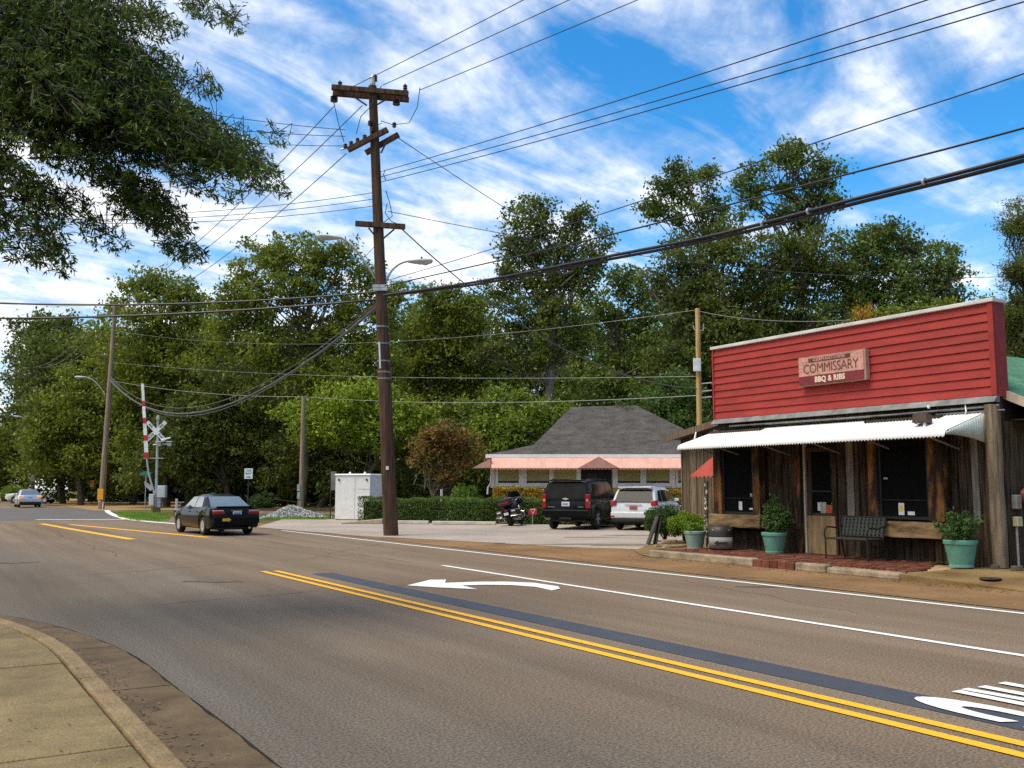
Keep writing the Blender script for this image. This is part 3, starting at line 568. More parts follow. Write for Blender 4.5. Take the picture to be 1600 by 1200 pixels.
bush('shrub', 'small round bright shrub tucked behind the leftmost pot', g(1096, 842, .1) + Vector((.35, .2, 0)), .34, .34, .46, LEAF('leaf_bright_shrub2', (.085, .14, .012), isl=.4), 4000, .06, 13)
# ------------------------------------------------------------------ pots
potm = M('green_pot', (.115, .30, .225), rough=.55, var=.15, scale=4, speck=.2, spscale=50); potp = M('pale_pot', (.22, .33, .26), rough=.6, var=.15, scale=4, speck=.2, spscale=50)
def pot(label, loc, r, h, mat, seed, n, spread, tall, leaf, name='potted_plant'):
    t = thing(name, label, 'potted plant', loc, 0, 'pots along the brick walk')
    MB().lathe([(.001, 0), (r * .70, 0), (r * .72, h * .08), (r * .70, h * .10), (r * .93, h * .84), (r * .99, h * .85), (r, h * .97), (r * .95, h), (r * .88, h * .97), (r * .86, h * .85), (.001, h * .85)], seg=28).build('pot', mat, t, smooth=True)
    q = np.random.RandomState(seed); m = MB(); pts = []
    for k in range(26):
        a = q.uniform(0, 6.28); s = q.uniform(.2, 1); hh = tall * q.uniform(.45, 1.05) * (1.15 - .5 * s); b0 = Vector((q.uniform(-.5, .5) * r, q.uniform(-.5, .5) * r, h * .84))
        e = b0 + Vector((math.cos(a) * s * spread, math.sin(a) * s * spread, hh)); mid = b0.lerp(e, .5) + Vector((0, 0, .06)); m.tube([b0, mid, e], [.006, .005, .003], 4)
        for u in np.linspace(.25, 1, n // 26): p = b0.lerp(mid, u * 2) if u < .5 else mid.lerp(e, u * 2 - 1); pts.append(np.array(p) + q.normal(0, .045, 3))
    m.build('stem', M('green_stem', (.06, .08, .025), rough=.8), t); np_mesh('foliage', leaf_quads(np.array(pts), .085, .42, q), 4, leaf, t); return t
lpot = LEAF('leaf_pot', (.045, .085, .022), isl=.5)
pot('large green pot with loose leafy plant by the corner post', (16.42, 10.90, WZ), .30, .50, potm, 21, 1900, .40, .66, lpot)
pot('green pot with upright dark plant standing left of the door', (16.45, 15.46, WZ), .29, .46, potm, 22, 1900, .34, .85, lpot)
pot('pale grey-green pot in front of the bright shrub', (16.10, 17.68, WZ - .02), .27, .44, potp, 23, 500, .22, .25, LEAF('leaf_pot2', (.07, .12, .015), isl=.4))
# ------------------------------------------------------------------ bench: bent tube frame and woven straps
iron = M('black_iron', (.022, .017, .014), rough=.55, metal=.2); strapm = M('strap', (.035, .042, .036), rough=.6)
bn = thing('bench', 'black metal strap bench in front of the restaurant beside the door', 'bench', (16.25, 13.12, WZ), 0)
def bt(name, pts, r=.017): return MB().tube(pts, r, 8).build(name, iron, bn, smooth=True)
for s in (-.52, .52):
    bt('leg', [(-.26, s, 0), (-.26, s, .42)]); bt('leg', [(.34, s * 1.02, 0), (.20, s, .43)])
    bt('arm', [(-.26, s, .42), (-.29, s, .50), (-.27, s, .60), (-.19, s, .655), (-.06, s, .645), (.06, s, .63), (.19, s, .665), (.25, s, .69)])
    bt('back_post', [(.20, s, .42), (.26, s, .64), (.32, s, .86)]); bt('seat_rail', [(-.26, s, .42), (.2, s, .42)])
bt('seat_rail', [(-.26, -.52, .42), (-.26, .52, .42)]); bt('seat_rail', [(.2, -.52, .42), (.2, .52, .42)]); bt('back_rail', [(.32, -.52, .86), (.32, .52, .86)]); bt('back_rail', [(.22, -.52, .47), (.22, .52, .47)])
for i in range(11):
    yv = -.47 + i * .094; MB().hexa([(-.26, yv - .024, .424), (.2, yv - .024, .424), (.2, yv + .024, .424), (-.26, yv + .024, .424), (-.26, yv - .024, .430), (.2, yv - .024, .430), (.2, yv + .024, .430), (-.26, yv + .024, .430)]).build('strap', strapm, bn)
    MB().hexa([(.213, yv - .024, .47), (.222, yv - .024, .47), (.222, yv + .024, .47), (.213, yv + .024, .47), (.313, yv - .024, .86), (.322, yv - .024, .86), (.322, yv + .024, .86), (.313, yv + .024, .86)]).build('strap', strapm, bn)
for i in range(5):
    z = .52 + i * .073; x = .218 + (z - .47) * .256
    MB().box(x + .006, x + .014, -.5, .5, z, z + .042).build('strap', strapm, bn)
    xv = -.2 + i * .085; MB().box(xv, xv + .045, -.5, .5, .432, .438).build('strap', strapm, bn)
# ------------------------------------------------------------------ arrow sign on a barrel, painted plank, leaning board, stones
bl = thing('arrow_barrel', 'low black barrel with grey panel and left-pointing arrow under window', 'barrel sign', (16.25, 16.95, WZ), R(45.9))
MB().lathe([(.001, 0), (.26, 0), (.29, .15), (.29, .42), (.26, .52), (.2, .56), (.001, .57)], seg=24).build('barrel', M('black_barrel', (.03, .029, .028), rough=.5), bl, smooth=True)
v_ = []; f_ = []
for k in range(13):
    a = math.pi * (.62 + .76 * k / 12); v_ += [(math.cos(a) * .30, math.sin(a) * .30, .04), (math.cos(a) * .30, math.sin(a) * .30, .30)]
f_ = [(2 * k, 2 * k + 1, 2 * k + 3, 2 * k + 2) for k in range(12)]
pn = MB().add(v_, f_).build('panel', M('grey_panel', (.24, .23, .21), rough=.6, var=.12), bl, smooth=True); pn.modifiers.new('thick', 'SOLIDIFY').thickness = .01
MB().prism([(-.318, .16, .17), (-.318, .06, .24), (-.318, .075, .19), (-.318, -.16, .205), (-.318, -.16, .145), (-.318, .075, .15), (-.318, .06, .10)], (.008, 0, 0)).build('arrow', M('black_paint', (.02, .02, .02)), bl)
MB().tube([(-.2, .2, .47), (-.24, 0, .45), (-.2, -.2, .47)], .01, 6).build('hoop', galv, bl)
pk = thing('painted_plank', 'narrow weathered plank with peeling white paint leaning beside the first window', 'plank', (16.62, 17.86, WZ), 0)
MB().hexa([(-.02, -.05, 0), (.02, -.05, 0), (.02, .05, 0), (-.02, .05, 0), (.04, -.05, 1.62), (.08, -.05, 1.62), (.08, .05, 1.62), (.04, .05, 1.62)]).build('board', M('peeling_paint', (.10, .075, .05), rough=.8, var=.3, scale=9, stretch=(1, 1, 1), col2=(.62, .58, .50), lo=.54, hi=.60), pk)
MB().box(-.03, -.012, -.02, .02, .0, .55).build('stake', M('pale_jamb', (.44, .40, .33)), pk)
p = g(1018, 850, .02)
ab = thing('leaning_board', 'dark folding pavement board standing at the edge of the lot', 'board', p, R(-33))
for s in (-1, 1): MB().hexa([(s * .10 - .025, -.30, 0), (s * .10 + .025, -.30, 0), (s * .10 + .025, .30, 0), (s * .10 - .025, .30, 0), (s * .03 - .02 + .22, -.30, .80), (s * .03 + .02 + .22, -.30, .80), (s * .03 + .02 + .22, .30, .80), (s * .03 - .02 + .22, .30, .80)]).build('panel', M('board_dark', (.05, .048, .035), rough=.7, var=.3), ab)
MB().box(.16, .28, -.31, .31, .80, .83).build('hinge_rail', wood_dark, ab)
stm = M('flat_stone', (.30, .22, .13), rough=.9, var=.35, scale=4, bump=.5, bscale=20)
def stone(x, y, w, d, h, label, cat='stone', grp='flat stones edging the bed', z=.1, mat=stm, rot=0):
    q = np.random.RandomState(int(x * 7 + y)); c = g(x, y, z); n = 9; rr = q.uniform(.75, 1.1, n)
    lo_ = [(math.cos(6.283 * k / n) * w * rr[k], math.sin(6.283 * k / n) * d * rr[k], 0) for k in range(n)]; hi_ = [(a * .9, b * .9, h * q.uniform(.8, 1.1)) for a, b, _ in lo_]
    m = MB().add(lo_ + hi_, [tuple(reversed(range(n))), tuple(range(n, 2 * n))] + [(k, (k + 1) % n, n + (k + 1) % n, n + k) for k in range(n)])
    o = m.build('stone', mat, bevel=.015); o.location = c; o.rotation_euler = (0, 0, rot); return tag(o, label, cat, grp)
stone(1034, 854, .30, .16, .06, 'flat stone nearest the leaning board'); stone(1046, 848, .34, .15, .09, 'flat tan stone behind the front row of the bed edging')
stone(1052, 856, .36, .14, .07, 'long flat stone in the middle of the bed edging'); stone(1070, 855, .30, .13, .07, 'flat stone closest to the pale pot')
stone(1578, 886, .30, .14, .09, 'pale yellowish flat stone on the dirt beside the corner post', grp=None, z=.14, mat=M('pale_stone', (.62, .52, .30), rough=.9, var=.2))
rng2 = random.Random(3)
for x, y, lab in ((1557, 889, 'small brown rock at the foot of the corner post'), (1590, 892, 'dark rock at the right edge beside the pale stone')):
    stone(x, y, .16, .10, .09, lab, grp=None, z=.14, mat=M('dark_rock', (.12, .09, .06), rough=.9, var=.3))
# ------------------------------------------------------------------ white house with awnings behind the lot
HD = 49.0
h0 = at(762, 763, HD); h0.z = 0
hz = lambda y, D=HD: at(900, y, D).z
def hx(px): return (Vector(at(px, 763, HD)) - h0).dot(Vector(_rt))
H = thing('house', 'white house with grey hipped roof and salmon fabric awnings', 'house', h0, -YAW)
whitew = M('white_wall', (.84, .83, .79), rough=.7, var=.07, scale=2); shing = M('roof_shingles', (.085, .077, .070), rough=.95, var=.25, scale=1.5, stretch=(1, 1, 3), speck=.45, spscale=9, bump=.5, bscale=25, spec=.15)
salmon = M('salmon_canvas', (.66, .345, .265), rough=.85, var=.06, scale=1.2, stretch=(3, 1, 1), col2=(.72, .40, .31)); salmon2 = M('salmon_dark', (.56, .27, .21), rough=.85, var=.1)
blind = M('olive_blind', (.40, .36, .15), rough=.8, var=.12, scale=3, stretch=(1, 1, 14)); hbrick = M('house_brick', (.24, .08, .05), rough=.9, var=.3, scale=6)
Wd = 13.5; dep = 9; ez = 3.30
MB().box(.25, Wd, .6, dep, .4, ez - .12).build('wall', whitew, H); MB().box(.22, Wd, .57, dep, 0, 1.62).build('brick_base', hbrick, H)
# hipped roof: a steep main slope that eases to a flatter skirt at the left
def rp(px, py, back): D = HD + back; p = at(px, py, D); v = p - h0; return (v.dot(Vector(_rt)), v.dot(Vector(_fh)), p.z)
ridgeL = rp(893, 636, 4.5); ridgeR = (ridgeL[0] + 3.6, 4.5, ridgeL[2] + .1)
brk = (2.35, 1.2, 3.86); brkR = (Wd - 1.6, 1.2, 3.86)
eL = (-.05, -.1, ez); eR = (Wd + .3, -.1, ez); bL = (-.05, dep + .3, ez); bR = (Wd + .3, dep + .3, ez); brkB = (2.35, dep - 1.2, 3.86); brkBR = (Wd - 1.6, dep - 1.2, 3.86)
rv = [eL, eR, bR, bL, brk, brkR, brkBR, brkB, ridgeL, ridgeR]
MB().add(rv, [(0, 1, 5, 4), (1, 2, 6, 5), (2, 3, 7, 6), (3, 0, 4, 7), (4, 5, 9, 8), (5, 6, 9), (6, 7, 8, 9), (7, 4, 8), (0, 3, 2, 1)]).build('roof', shing, H)
MB().box(-.06, Wd, -.16, -.1, ez - .16, ez + .02).build('fascia', whitew, H); MB().box(-.11, -.05, -.16, dep, ez - .16, ez + .02).build('fascia', whitew, H); MB().box(-.05, Wd, -.095, .6, ez - .1, ez - .06).build('soffit', whitew, H)
pd = hx(910), hx(957); at_ = ez - .17; ab_ = 2.62
def awn(x0, x1, mat=salmon):
    o = MB().add([(x0, -.18, at_), (x1, -.18, at_), (x1, -.78, ab_), (x0, -.78, ab_), (x0, -.18, ab_), (x1, -.18, ab_)], [(0, 1, 2, 3), (0, 3, 4), (1, 5, 2)]).build('awning', mat, H); o.modifiers.new('t', 'SOLIDIFY').thickness = .015
    n = int((x1 - x0) / .18); m = MB()
    for k in range(n): a = x0 + (x1 - x0) * k / n; b = x0 + (x1 - x0) * (k + 1) / n; m.add([(a, -.786, ab_), (b, -.786, ab_), (b - .02, -.786, ab_ - .07), ((a + b) / 2, -.786, ab_ - .09), (a + .02, -.786, ab_ - .07)], [(0, 1, 2, 3, 4)])
    m.build('valance', salmon2, o)
awn(.2, Wd - .2)
c = (pd[0] + pd[1]) / 2
pa = MB().add([(pd[0] - .25, -.86, ab_), (pd[1] + .25, -.86, ab_), (c, -.86, at_ + .05), (pd[0] - .25, -.19, ab_), (pd[1] + .25, -.19, ab_), (c, -.19, at_ + .05)], [(0, 1, 2), (0, 2, 5, 3), (1, 4, 5, 2)]).build('entrance_awning', salmon2, H); pa.modifiers.new('t', 'SOLIDIFY').thickness = .015
sa_ = MB().add([(-.75, -.6, ab_), (.15, -.6, ab_), (.15, -.6, at_ - .03), (-.75, 3, ab_), (.15, 3, ab_), (.15, 3, at_ - .03)], [(0, 1, 2), (0, 2, 5, 3)]).build('side_awning', salmon2, H)
for a, b in ((778, 811), (823, 859), (866, 902), (967, 1003), (1012, 1049), (1062, 1100)):
    x0, x1 = hx(a), hx(b); w = thing('window', None, None); w.parent = H; z0, z1 = 1.88, 2.66
    MB().box(x0, x1, .555, .585, z0, z1).build('blind', blind, w)
    MB().box(x0, x1, .545, .553, z0, z0 + .09).build('sash', framem, w)
    for q in ((x0 - .1, x0, z0 - .1, z1), (x1, x1 + .1, z0 - .1, z1), (x0 + .002, x1 - .002, z0 - .1, z0 - .01)): MB().box(q[0], q[1], .49, .598, q[2], q[3]).build('frame', whitew, w)
    MB().box(x0 - .14, x1 + .14, .44, .598, z0 - .17, z0 - .105).build('sill', whitew, w)
for px_ in (769, 817, 863, 906, 962, 1008, 1055): x = hx(px_); MB().box(x - .09, x + .09, .50, .597, 1.62, 3.1).build('pilaster', whitew, H)
MB().box(pd[0] - .02, pd[1] + .02, .50, .592, .3, 2.8).build('doorway', M('doorway_dark', (.012, .011, .010), rough=.6), H)
MB().box(c - .5, c + .05, .47, .498, .35, 2.4).build('door', M('door_brown', (.035, .022, .016), rough=.6), H)
MB().tube([(.16, .45, 3.1), (.16, .45, 1.95), (.08, .40, 1.75), (.0, .36, 1.65), (-.02, .36, 1.3)], .045, 8).build('downpipe', whitew, H)
# ------------------------------------------------------------------ far house roof between the trees
f0 = at(425, 763, 104); f0.z = 0
FH = thing('far_house', 'distant grey gabled roof showing between dark trees behind the lane', 'house', f0, -YAW)
MB().box(-1.6, 5, .5, 8, 0, 4.3).build('wall', M('far_wall', (.10, .09, .08), rough=.9), FH)
MB().prism([(-2.4, 0, 4.35), (1.5, 0, 6.4), (5.4, 0, 4.35)], (0, 9, 0)).build('roof', M('far_roof', (.25, .26, .25), rough=.9), FH)
MB().box(-2.5, 5.4, -.1, -.02, 4.2, 4.36).build('fascia', M('far_fascia', (.5, .5, .47)), FH)
# ------------------------------------------------------------------ hedge and beds
def hedge(name, label, a, b, dpt, z0, z1, mat, n, size, seed):
    a = Vector(a); b = Vector(b); d = (b - a); ln = d.length; ang = math.atan2(d.y, d.x)
    t = thing(name, label, 'hedge', (a.x, a.y, 0), ang); q = np.random.RandomState(seed)
    c = np.stack([q.uniform(0, ln, n), q.uniform(0, dpt, n), q.uniform(z0, z1, n)], 1)
    f = q.randint(0, 4, n); c[f == 0, 1] = np.abs(q.normal(0, .07, (f == 0).sum())); c[f == 1, 1] = np.abs(q.normal(0, .1, (f == 1).sum())); c[f == 2, 2] = z1 - np.abs(q.normal(0, .05, (f == 2).sum()))
    wob = .07 * np.sin(c[:, 0] * 1.9) + .05 * np.sin(c[:, 0] * 4.7 + 1); c[:, 1] += wob; c[:, 2] += (wob * .6 + .03 * np.sin(c[:, 0] * 7)) * (c[:, 2] > (z0 + z1) / 2); c[:, 2] += np.where(q.uniform(0, 1, n) < .02, q.uniform(0, .15, n), 0)
    np_mesh('foliage', leaf_quads(c, size, .55, q), 4, mat, t)
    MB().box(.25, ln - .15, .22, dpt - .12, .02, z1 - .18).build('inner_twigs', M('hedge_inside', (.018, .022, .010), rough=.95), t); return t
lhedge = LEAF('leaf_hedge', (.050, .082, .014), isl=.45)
a = g(557, 816.5); b = g(790, 819); hedge('hedge', 'long clipped green hedge at the back of the parking lot', a, b + (b - a).normalized() * 9, 1.15, .05, 1.16, lhedge, 30000, .085, 31)
a = at(770, 763, 47.2); b = at(850, 763, 47.2); hedge('hedge', 'orange-tinged bed of shrubs below the left house windows', a, b, .8, .6, 1.62, LEAF('leaf_orange', (.20, .105, .012), (.22, .16, .012), isl=.5), 6000, .09, 32)
a = at(958, 763, 47.2); b = at(1066, 763, 46.8); hedge('hedge', 'yellow-green bed of shrubs below the right house windows', a, b, .8, .4, 1.55, LEAF('leaf_yellow_bed', (.13, .12, .014), (.16, .10, .012), isl=.5), 6000, .09, 33)
for k, (x, y) in enumerate(((640, 819), (706, 820), (744, 820.5))):
    c = g(x, y); n_ = ('nearest the dark pole', 'in the middle of the hedge foot', 'nearest the motorcycle')[k]
    o = MB().box(-.9, .9, -.09, .09, 0, .15).build('wheel_stop', M('stop_concrete', (.50, .44, .38), rough=.9, var=.15), bevel=.03); o.location = c + Vector((0, 0, .012)); o.rotation_euler = (0, 0, -YAW - .22); tag(o, 'pale concrete wheel stop ' + n_, 'wheel stop', 'wheel stops')
o = MB().hexa([(-.9, -.35, 0), (.95, -.35, 0), (.95, .35, 0), (-.9, .35, 0), (-.9, -.35, .06), (.95, -.35, .22), (.95, .35, .22), (-.9, .35, .06)]).build('concrete_slab', M('slab_tan', (.42, .33, .22), rough=.9, var=.2), bevel=.02)
o.location = g(566, 818.5) + Vector((0, 0, .01)); o.rotation_euler = (0, 0, -YAW); tag(o, 'tilted tan concrete slab in front of the white cabinet', 'slab')
# ------------------------------------------------------------------ white equipment cabinet
cb = thing('equipment_cabinet', 'tall white metal equipment cabinet beside the hedge', 'cabinet', g(523, 812.8), R(-50.5))
cw = M('cabinet_white', (.72, .71, .68), rough=.5, var=.08, scale=3, speck=.1, spscale=20)
MB().box(0, 1.95, 0, 1.45, .05, 2.26).build('body', cw, cb, bevel=.015); MB().hexa([(-.05, -.05, 2.265), (2.0, -.05, 2.265), (2.0, 1.5, 2.265), (-.05, 1.5, 2.265), (.0, .0, 2.33), (1.95, .0, 2.33), (1.95, 1.45, 2.33), (.0, 1.45, 2.33)]).build('lid', cw, cb)
MB().box(.02, 1.93, .02, 1.43, 0, .048).build('plinth', concrete, cb)
for x in (.22, 1.78): MB().lathe([(.001, 0), (.055, 0), (.055, .04), (.03, .06), (.001, .06)], (x, -.06, 2.03), axis='y', seg=10).build('hinge_hook', M('dark_metal', (.05, .05, .05), metal=.5, rough=.5), cb)
for x in (.55, 1.4): MB().lathe([(.07, 0), (.07, .03), (.03, .10), (.001, .11)], (x, .5, 2.33), seg=10).build('lifting_eye', cw, cb)
MB().box(1.10, 1.12, -.008, -.001, .1, 2.2).build('door_seam', M('seam', (.42, .42, .4)), cb); MB().box(1.30, 1.9, -.006, -.001, 1.55, 1.58).build('door_seam', _M['seam'], cb)
# ------------------------------------------------------------------ gravel heap
q = np.random.RandomState(44); gp_ = g(455, 809.5)
n = 2600; c = np.stack([q.normal(0, .95, n), q.normal(0, .5, n)], 1); hgt = .66 * np.exp(-(c[:, 0] / 1.0) ** 2 - (c[:, 1] / .55) ** 2) + .16 * np.exp(-((c[:, 0] - 1.35) / .6) ** 2 - (c[:, 1] / .5) ** 2)
c3 = np.stack([c[:, 0], c[:, 1], hgt], 1); V = []
for i in range(n):
    s = q.uniform(.03, .075); d = q.normal(size=(4, 3)); d /= np.linalg.norm(d, axis=1)[:, None]; t4 = c3[i] + d * s
    for f in ((0, 1, 2), (0, 3, 1), (1, 3, 2), (0, 2, 3)): V += [t4[f[0]], t4[f[1]], t4[f[2]]]
gh = np_mesh('gravel_heap', np.array(V), 3, M('gravel', (.50, .50, .48), rough=.9, var=.2, isl=.35)); gh.location = gp_; gh.rotation_euler = (0, 0, -YAW)
tag(gh, 'heap of light grey gravel beside the road left of the cabinet', 'gravel', kind='stuff')
# ------------------------------------------------------------------ vehicles: lofted body, cabin, glass laid into the cabin, wheels
tyrem = M('tyre', (.018, .018, .018), rough=.85); rimm = M('alloy', (.55, .55, .56), rough=.3, metal=.8, var=.08); blackp = M('black_plastic', (.015, .015, .015), rough=.6)
redl = M('tail_red', (.34, .012, .015), rough=.15, coat=.6, var=.15); ambl = M('indicator_lens', (.6, .28, .22), rough=.15, coat=.6); chrome = M('chrome', (.75, .75, .76), rough=.12, metal=1.0, var=.03); platem = M('number_plate', (.66, .65, .68), rough=.5, var=.1, scale=12)
plate_ink = M('plate_ink', (.10, .07, .16), rough=.6)
def car(name, label, loc, heading, L_, Wd_, paint, prof, cab, wheels, wr, glass, group=None, sill=.24, cat='car', tracks=.0):
    """local y = 0 at the rear bumper, growing to the front; x right. prof: (y, half width, shoulder z). cab: dict"""
    t = thing(name, label, cat, loc, -heading, group)
    py = [p[0] for p in prof]; arch = wr + .055
    ys_ = set(np.round(np.linspace(0, L_, 46), 3)) | set(py)
    for yw in wheels: ys_ |= set(np.round(yw + arch * np.cos(np.linspace(0, math.pi, 13)), 3))
    ys_ = sorted(v for v in ys_ if 0 <= v <= L_); vs = []; fs = []; NJ = 8
    for y in ys_:
        w = np.interp(y, py, [p[1] for p in prof]); zs = np.interp(y, py, [p[2] for p in prof]); zb = sill + (.10 * max(0, 1 - y / .35) + .06 * max(0, 1 - (L_ - y) / .35))
        for yw in wheels:
            if abs(y - yw) < arch: zb = max(zb, wr + math.sqrt(arch ** 2 - (y - yw) ** 2))
        half = [(w * .62, zb), (w * .955, zb), (w * .985, zb + (zs - zb) * .30), (w, zb + (zs - zb) * .55), (w * .985, zb + (zs - zb) * .84), (w * .94, zs - .012), (w * .84, zs + .012), (w * .45, zs + .03)]
        ring = [(x, y, z) for x, z in half] + [(-x, y, z) for x, z in reversed(half)]; vs += ring
    m = 2 * NJ
    for i in range(len(ys_) - 1):
        for j in range(m): fs.append((i * m + j, i * m + (j + 1) % m, (i + 1) * m + (j + 1) % m, (i + 1) * m + j))
    fs += [tuple(range(m)), tuple(reversed(range((len(ys_) - 1) * m, len(ys_) * m)))]
    MB().add(vs, fs).build('body', paint, t, smooth=True)
    MB().box(-Wd_ * .36, Wd_ * .36, .25, L_ - .3, sill - .05, sill + .12).build('underside', blackp, t)
    # cabin
    belt, roofz, wb, k = cab['belt'], cab['roof'], cab['w'], cab['k']; r0, r1, f1, f0 = cab['y']      # rear base, rear roof, front roof, windscreen base
    zt = lambda y: np.interp(y, [r0, r1 - .02, r1 + .35, (r1 + f1) / 2, f1 - .3, f1 + .02, f0], [belt, roofz - .08, roofz - .015, roofz + .02, roofz - .012, roofz - .08, belt])
    vs = []; fs = []; cy = sorted(set(np.round(np.concatenate([np.linspace(r0, f0, 30), [r1, f1]]), 3)))
    for y in cy:
        z = max(float(zt(y)), belt + .001); xs = lambda q: wb - (q - belt) * k; e = min(.07, (z - belt) * .5)
        half = [(xs(belt), belt - .05), (xs(belt), belt), (xs(z - e), z - e), (xs(z) - e * .9, z - e * .12), (xs(z) * .5, z + .015 * min(1, (z - belt) * 4))]
        vs += [(x, y, q) for x, q in half] + [(-x, y, q) for x, q in reversed(half)]
    for i in range(len(cy) - 1):
        for j in range(10): fs.append((i * 10 + j, i * 10 + (j + 1) % 10, (i + 1) * 10 + (j + 1) % 10, (i + 1) * 10 + j))
    fs += [tuple(range(10)), tuple(reversed(range((len(cy) - 1) * 10, len(cy) * 10)))]
    cb_ = MB().add(vs, fs).build('cabin', paint, t, smooth=True)
    for s in (1, -1):
        for poly in cab['side']:
            q = [(s * (wb - (z - belt) * k + .006), y, z) for y, z in poly]; MB().prism(q, (-s * .004, 0, 0)).build('side_window', glass, t)
    def slant(ya, za, yb, zb_, t0, t1, nm, sgn, inset):
        pts = []
        for tt, sx in ((t0, -1), (t0, 1), (t1, 1), (t1, -1)):
            z = za + (zb_ - za) * tt; y = ya + (yb - ya) * tt; x = (wb - (z - belt) * k - inset) * sx; pts.append(Vector((x, y, z)))
        nrm = Vector((0, sgn * abs(zb_ - za), abs(yb - ya))).normalized(); zo = np.interp
        MB().prism([p + nrm * .045 for p in pts], nrm * -.035).build(nm, glass, t)
    slant(r0, belt, r1, roofz - .08, .06, .93, 'rear_window', -1, .10); slant(f0, belt, f1, roofz - .08, .05, .95, 'windscreen', 1, .10)
    # wheels
    for yw in wheels:
        for s in (1, -1):
            w = thing('wheel', None, None); w.parent = t; w.location = (s * (Wd_ / 2 - .125), yw, wr); w.rotation_euler = (0, 0, 0 if s > 0 else math.pi)
            MB().lathe([(wr * .62, -.10), (wr * .93, -.10), (wr, -.07), (wr, .07), (wr * .94, .10), (wr * .64, .105), (wr * .62, .08)], axis='x', seg=26).build('tyre', tyrem, w, smooth=True)
            MB().lathe([(.001, .03), (wr * .30, .03), (wr * .60, .045), (wr * .66, .10), (wr * .66, .06)], axis='x', seg=26).build('rim', cab.get('rimdark', blackp), w, smooth=True)
            sp = MB(); ns_ = cab.get('spokes', 6)
            for q in range(ns_):
                a = 2 * math.pi * q / ns_; u = Vector((0, math.cos(a), math.sin(a))); v = Vector((0, -math.sin(a), math.cos(a)))
                sp.hexa([u * wr * .1 - v * wr * .10 + Vector((.05, 0, 0)), u * wr * .63 - v * wr * .12 + Vector((.07, 0, 0)), u * wr * .63 + v * wr * .12 + Vector((.07, 0, 0)), u * wr * .1 + v * wr * .10 + Vector((.05, 0, 0)), u * wr * .1 - v * wr * .10 + Vector((.085, 0, 0)), u * wr * .63 - v * wr * .12 + Vector((.10, 0, 0)), u * wr * .63 + v * wr * .12 + Vector((.10, 0, 0)), u * wr * .1 + v * wr * .10 + Vector((.085, 0, 0))])
            sp.lathe([(wr * .13, .05), (wr * .13, .095), (.001, .10)], axis='x', seg=10).build('spokes', cab.get('rimmat', rimm), w)
    hw = Wd_ / 2; mz = belt + .05
    for s in (1, -1):
        MB().hexa([(s * (hw - .04), f0 - .45, mz), (s * (hw + .13), f0 - .43, mz + .01), (s * (hw + .13), f0 - .33, mz + .01), (s * (hw - .04), f0 - .30, mz), (s * (hw - .04), f0 - .44, mz + .13), (s * (hw + .12), f0 - .42, mz + .13), (s * (hw + .12), f0 - .34, mz + .12), (s * (hw - .04), f0 - .31, mz + .12)]).build('mirror', paint, t, bevel=.02)
        for yh in cab.get('handles', ()): MB().box(min(s * (hw - .02), s * (hw + .012)), max(s * (hw - .02), s * (hw + .012)), yh, yh + .16, belt - .14, belt - .11).build('door_handle', blackp, t)
        hl = cab.get('head', (L_ - .10, belt - .22)); MB().box(min(s * hw * .55, s * hw * .9), max(s * hw * .55, s * hw * .9), hl[0], hl[0] + .06, hl[1], hl[1] + .13).build('headlight', chrome, t, bevel=.02)
    return t
def rbox(t, name, mat, x0, x1, y0, y1, z0, z1, bv=.015): return MB().box(x0, x1, y0, y1, z0, z1).build(name, mat, t, bevel=bv)
def plate(t, txt, z, y, w=.32, h=.16, x=0):
    p_ = MB().box(x - w / 2, x + w / 2, y - .012, y, z - h / 2, z + h / 2).build('number_plate', platem, t)
    for i in range(6): MB().box(x - w * .36 + i * w * .125, x - w * .28 + i * w * .125, y - .015, y - .0125, z - h * .26, z + h * .18).build('plate_mark', plate_ink, p_)
    return p_
# --- black-green saloon on the road
bpaint = M('black_green_paint', (.004, .009, .008), rough=.16, coat=.0, spec=.16, var=.05)
cglass = M('car_glass', (.10, .14, .15), rough=.05, var=.1, spec=1.0, coat=.6)
sed = car('car', 'black four-door sedan driving away on the road with right indicator lit', (9.30, 32.9, .012), -R(4.0), 4.60, 1.74, bpaint,
    [(0, .70, .66), (.04, .80, .80), (.12, .84, .91), (.30, .86, .945), (.95, .87, .935), (1.5, .87, .915), (3.2, .87, .90), (3.6, .865, .87), (4.2, .83, .77), (4.5, .76, .68), (4.60, .62, .55)],
    dict(belt=.90, roof=1.37, w=.79, k=.42, y=(.62, 1.42, 2.55, 3.40), side=[[(1.30, .94), (2.06, .94), (2.06, 1.30), (1.62, 1.31), (1.46, 1.27)], [(2.12, .94), (3.16, .94), (2.62, 1.29), (2.12, 1.305)]], handles=(1.45, 2.3), spokes=12, rimmat=M('hubcap', (.50, .49, .47), rough=.4, metal=.5)),
    (.98, 3.68), .31, cglass)
for s in (1, -1):
    a, b = sorted((s * .40, s * .80)); rbox(sed, 'tail_light', redl, a, b, .012, .12, .70, .80); rbox(sed, 'reverse_light', ambl, a + .04 * (s > 0), b - .04 * (s < 0), .022, .14, .805, .855)
rbox(sed, 'bumper', bpaint, -.80, .80, -.045, .10, .40, .645, .04); rbox(sed, 'spoiler', bpaint, -.62, .62, .10, .30, .955, .985, .012); rbox(sed, 'garnish', chrome, -.20, .20, .012, .04, .83, .85, .004)
plate(sed, 'Y2J 048', .745, .018, .30, .145, .02)
st = MB().prism([(-.50, -.05, .485), (-.30, -.05, .485), (-.30, -.05, .455), (-.20, -.05, .53), (-.30, -.05, .605), (-.30, -.05, .58), (-.50, -.05, .58)], (0, .008, 0)).build('bumper_sticker', M('orange_sticker', (.80, .40, .06), rough=.5), sed)
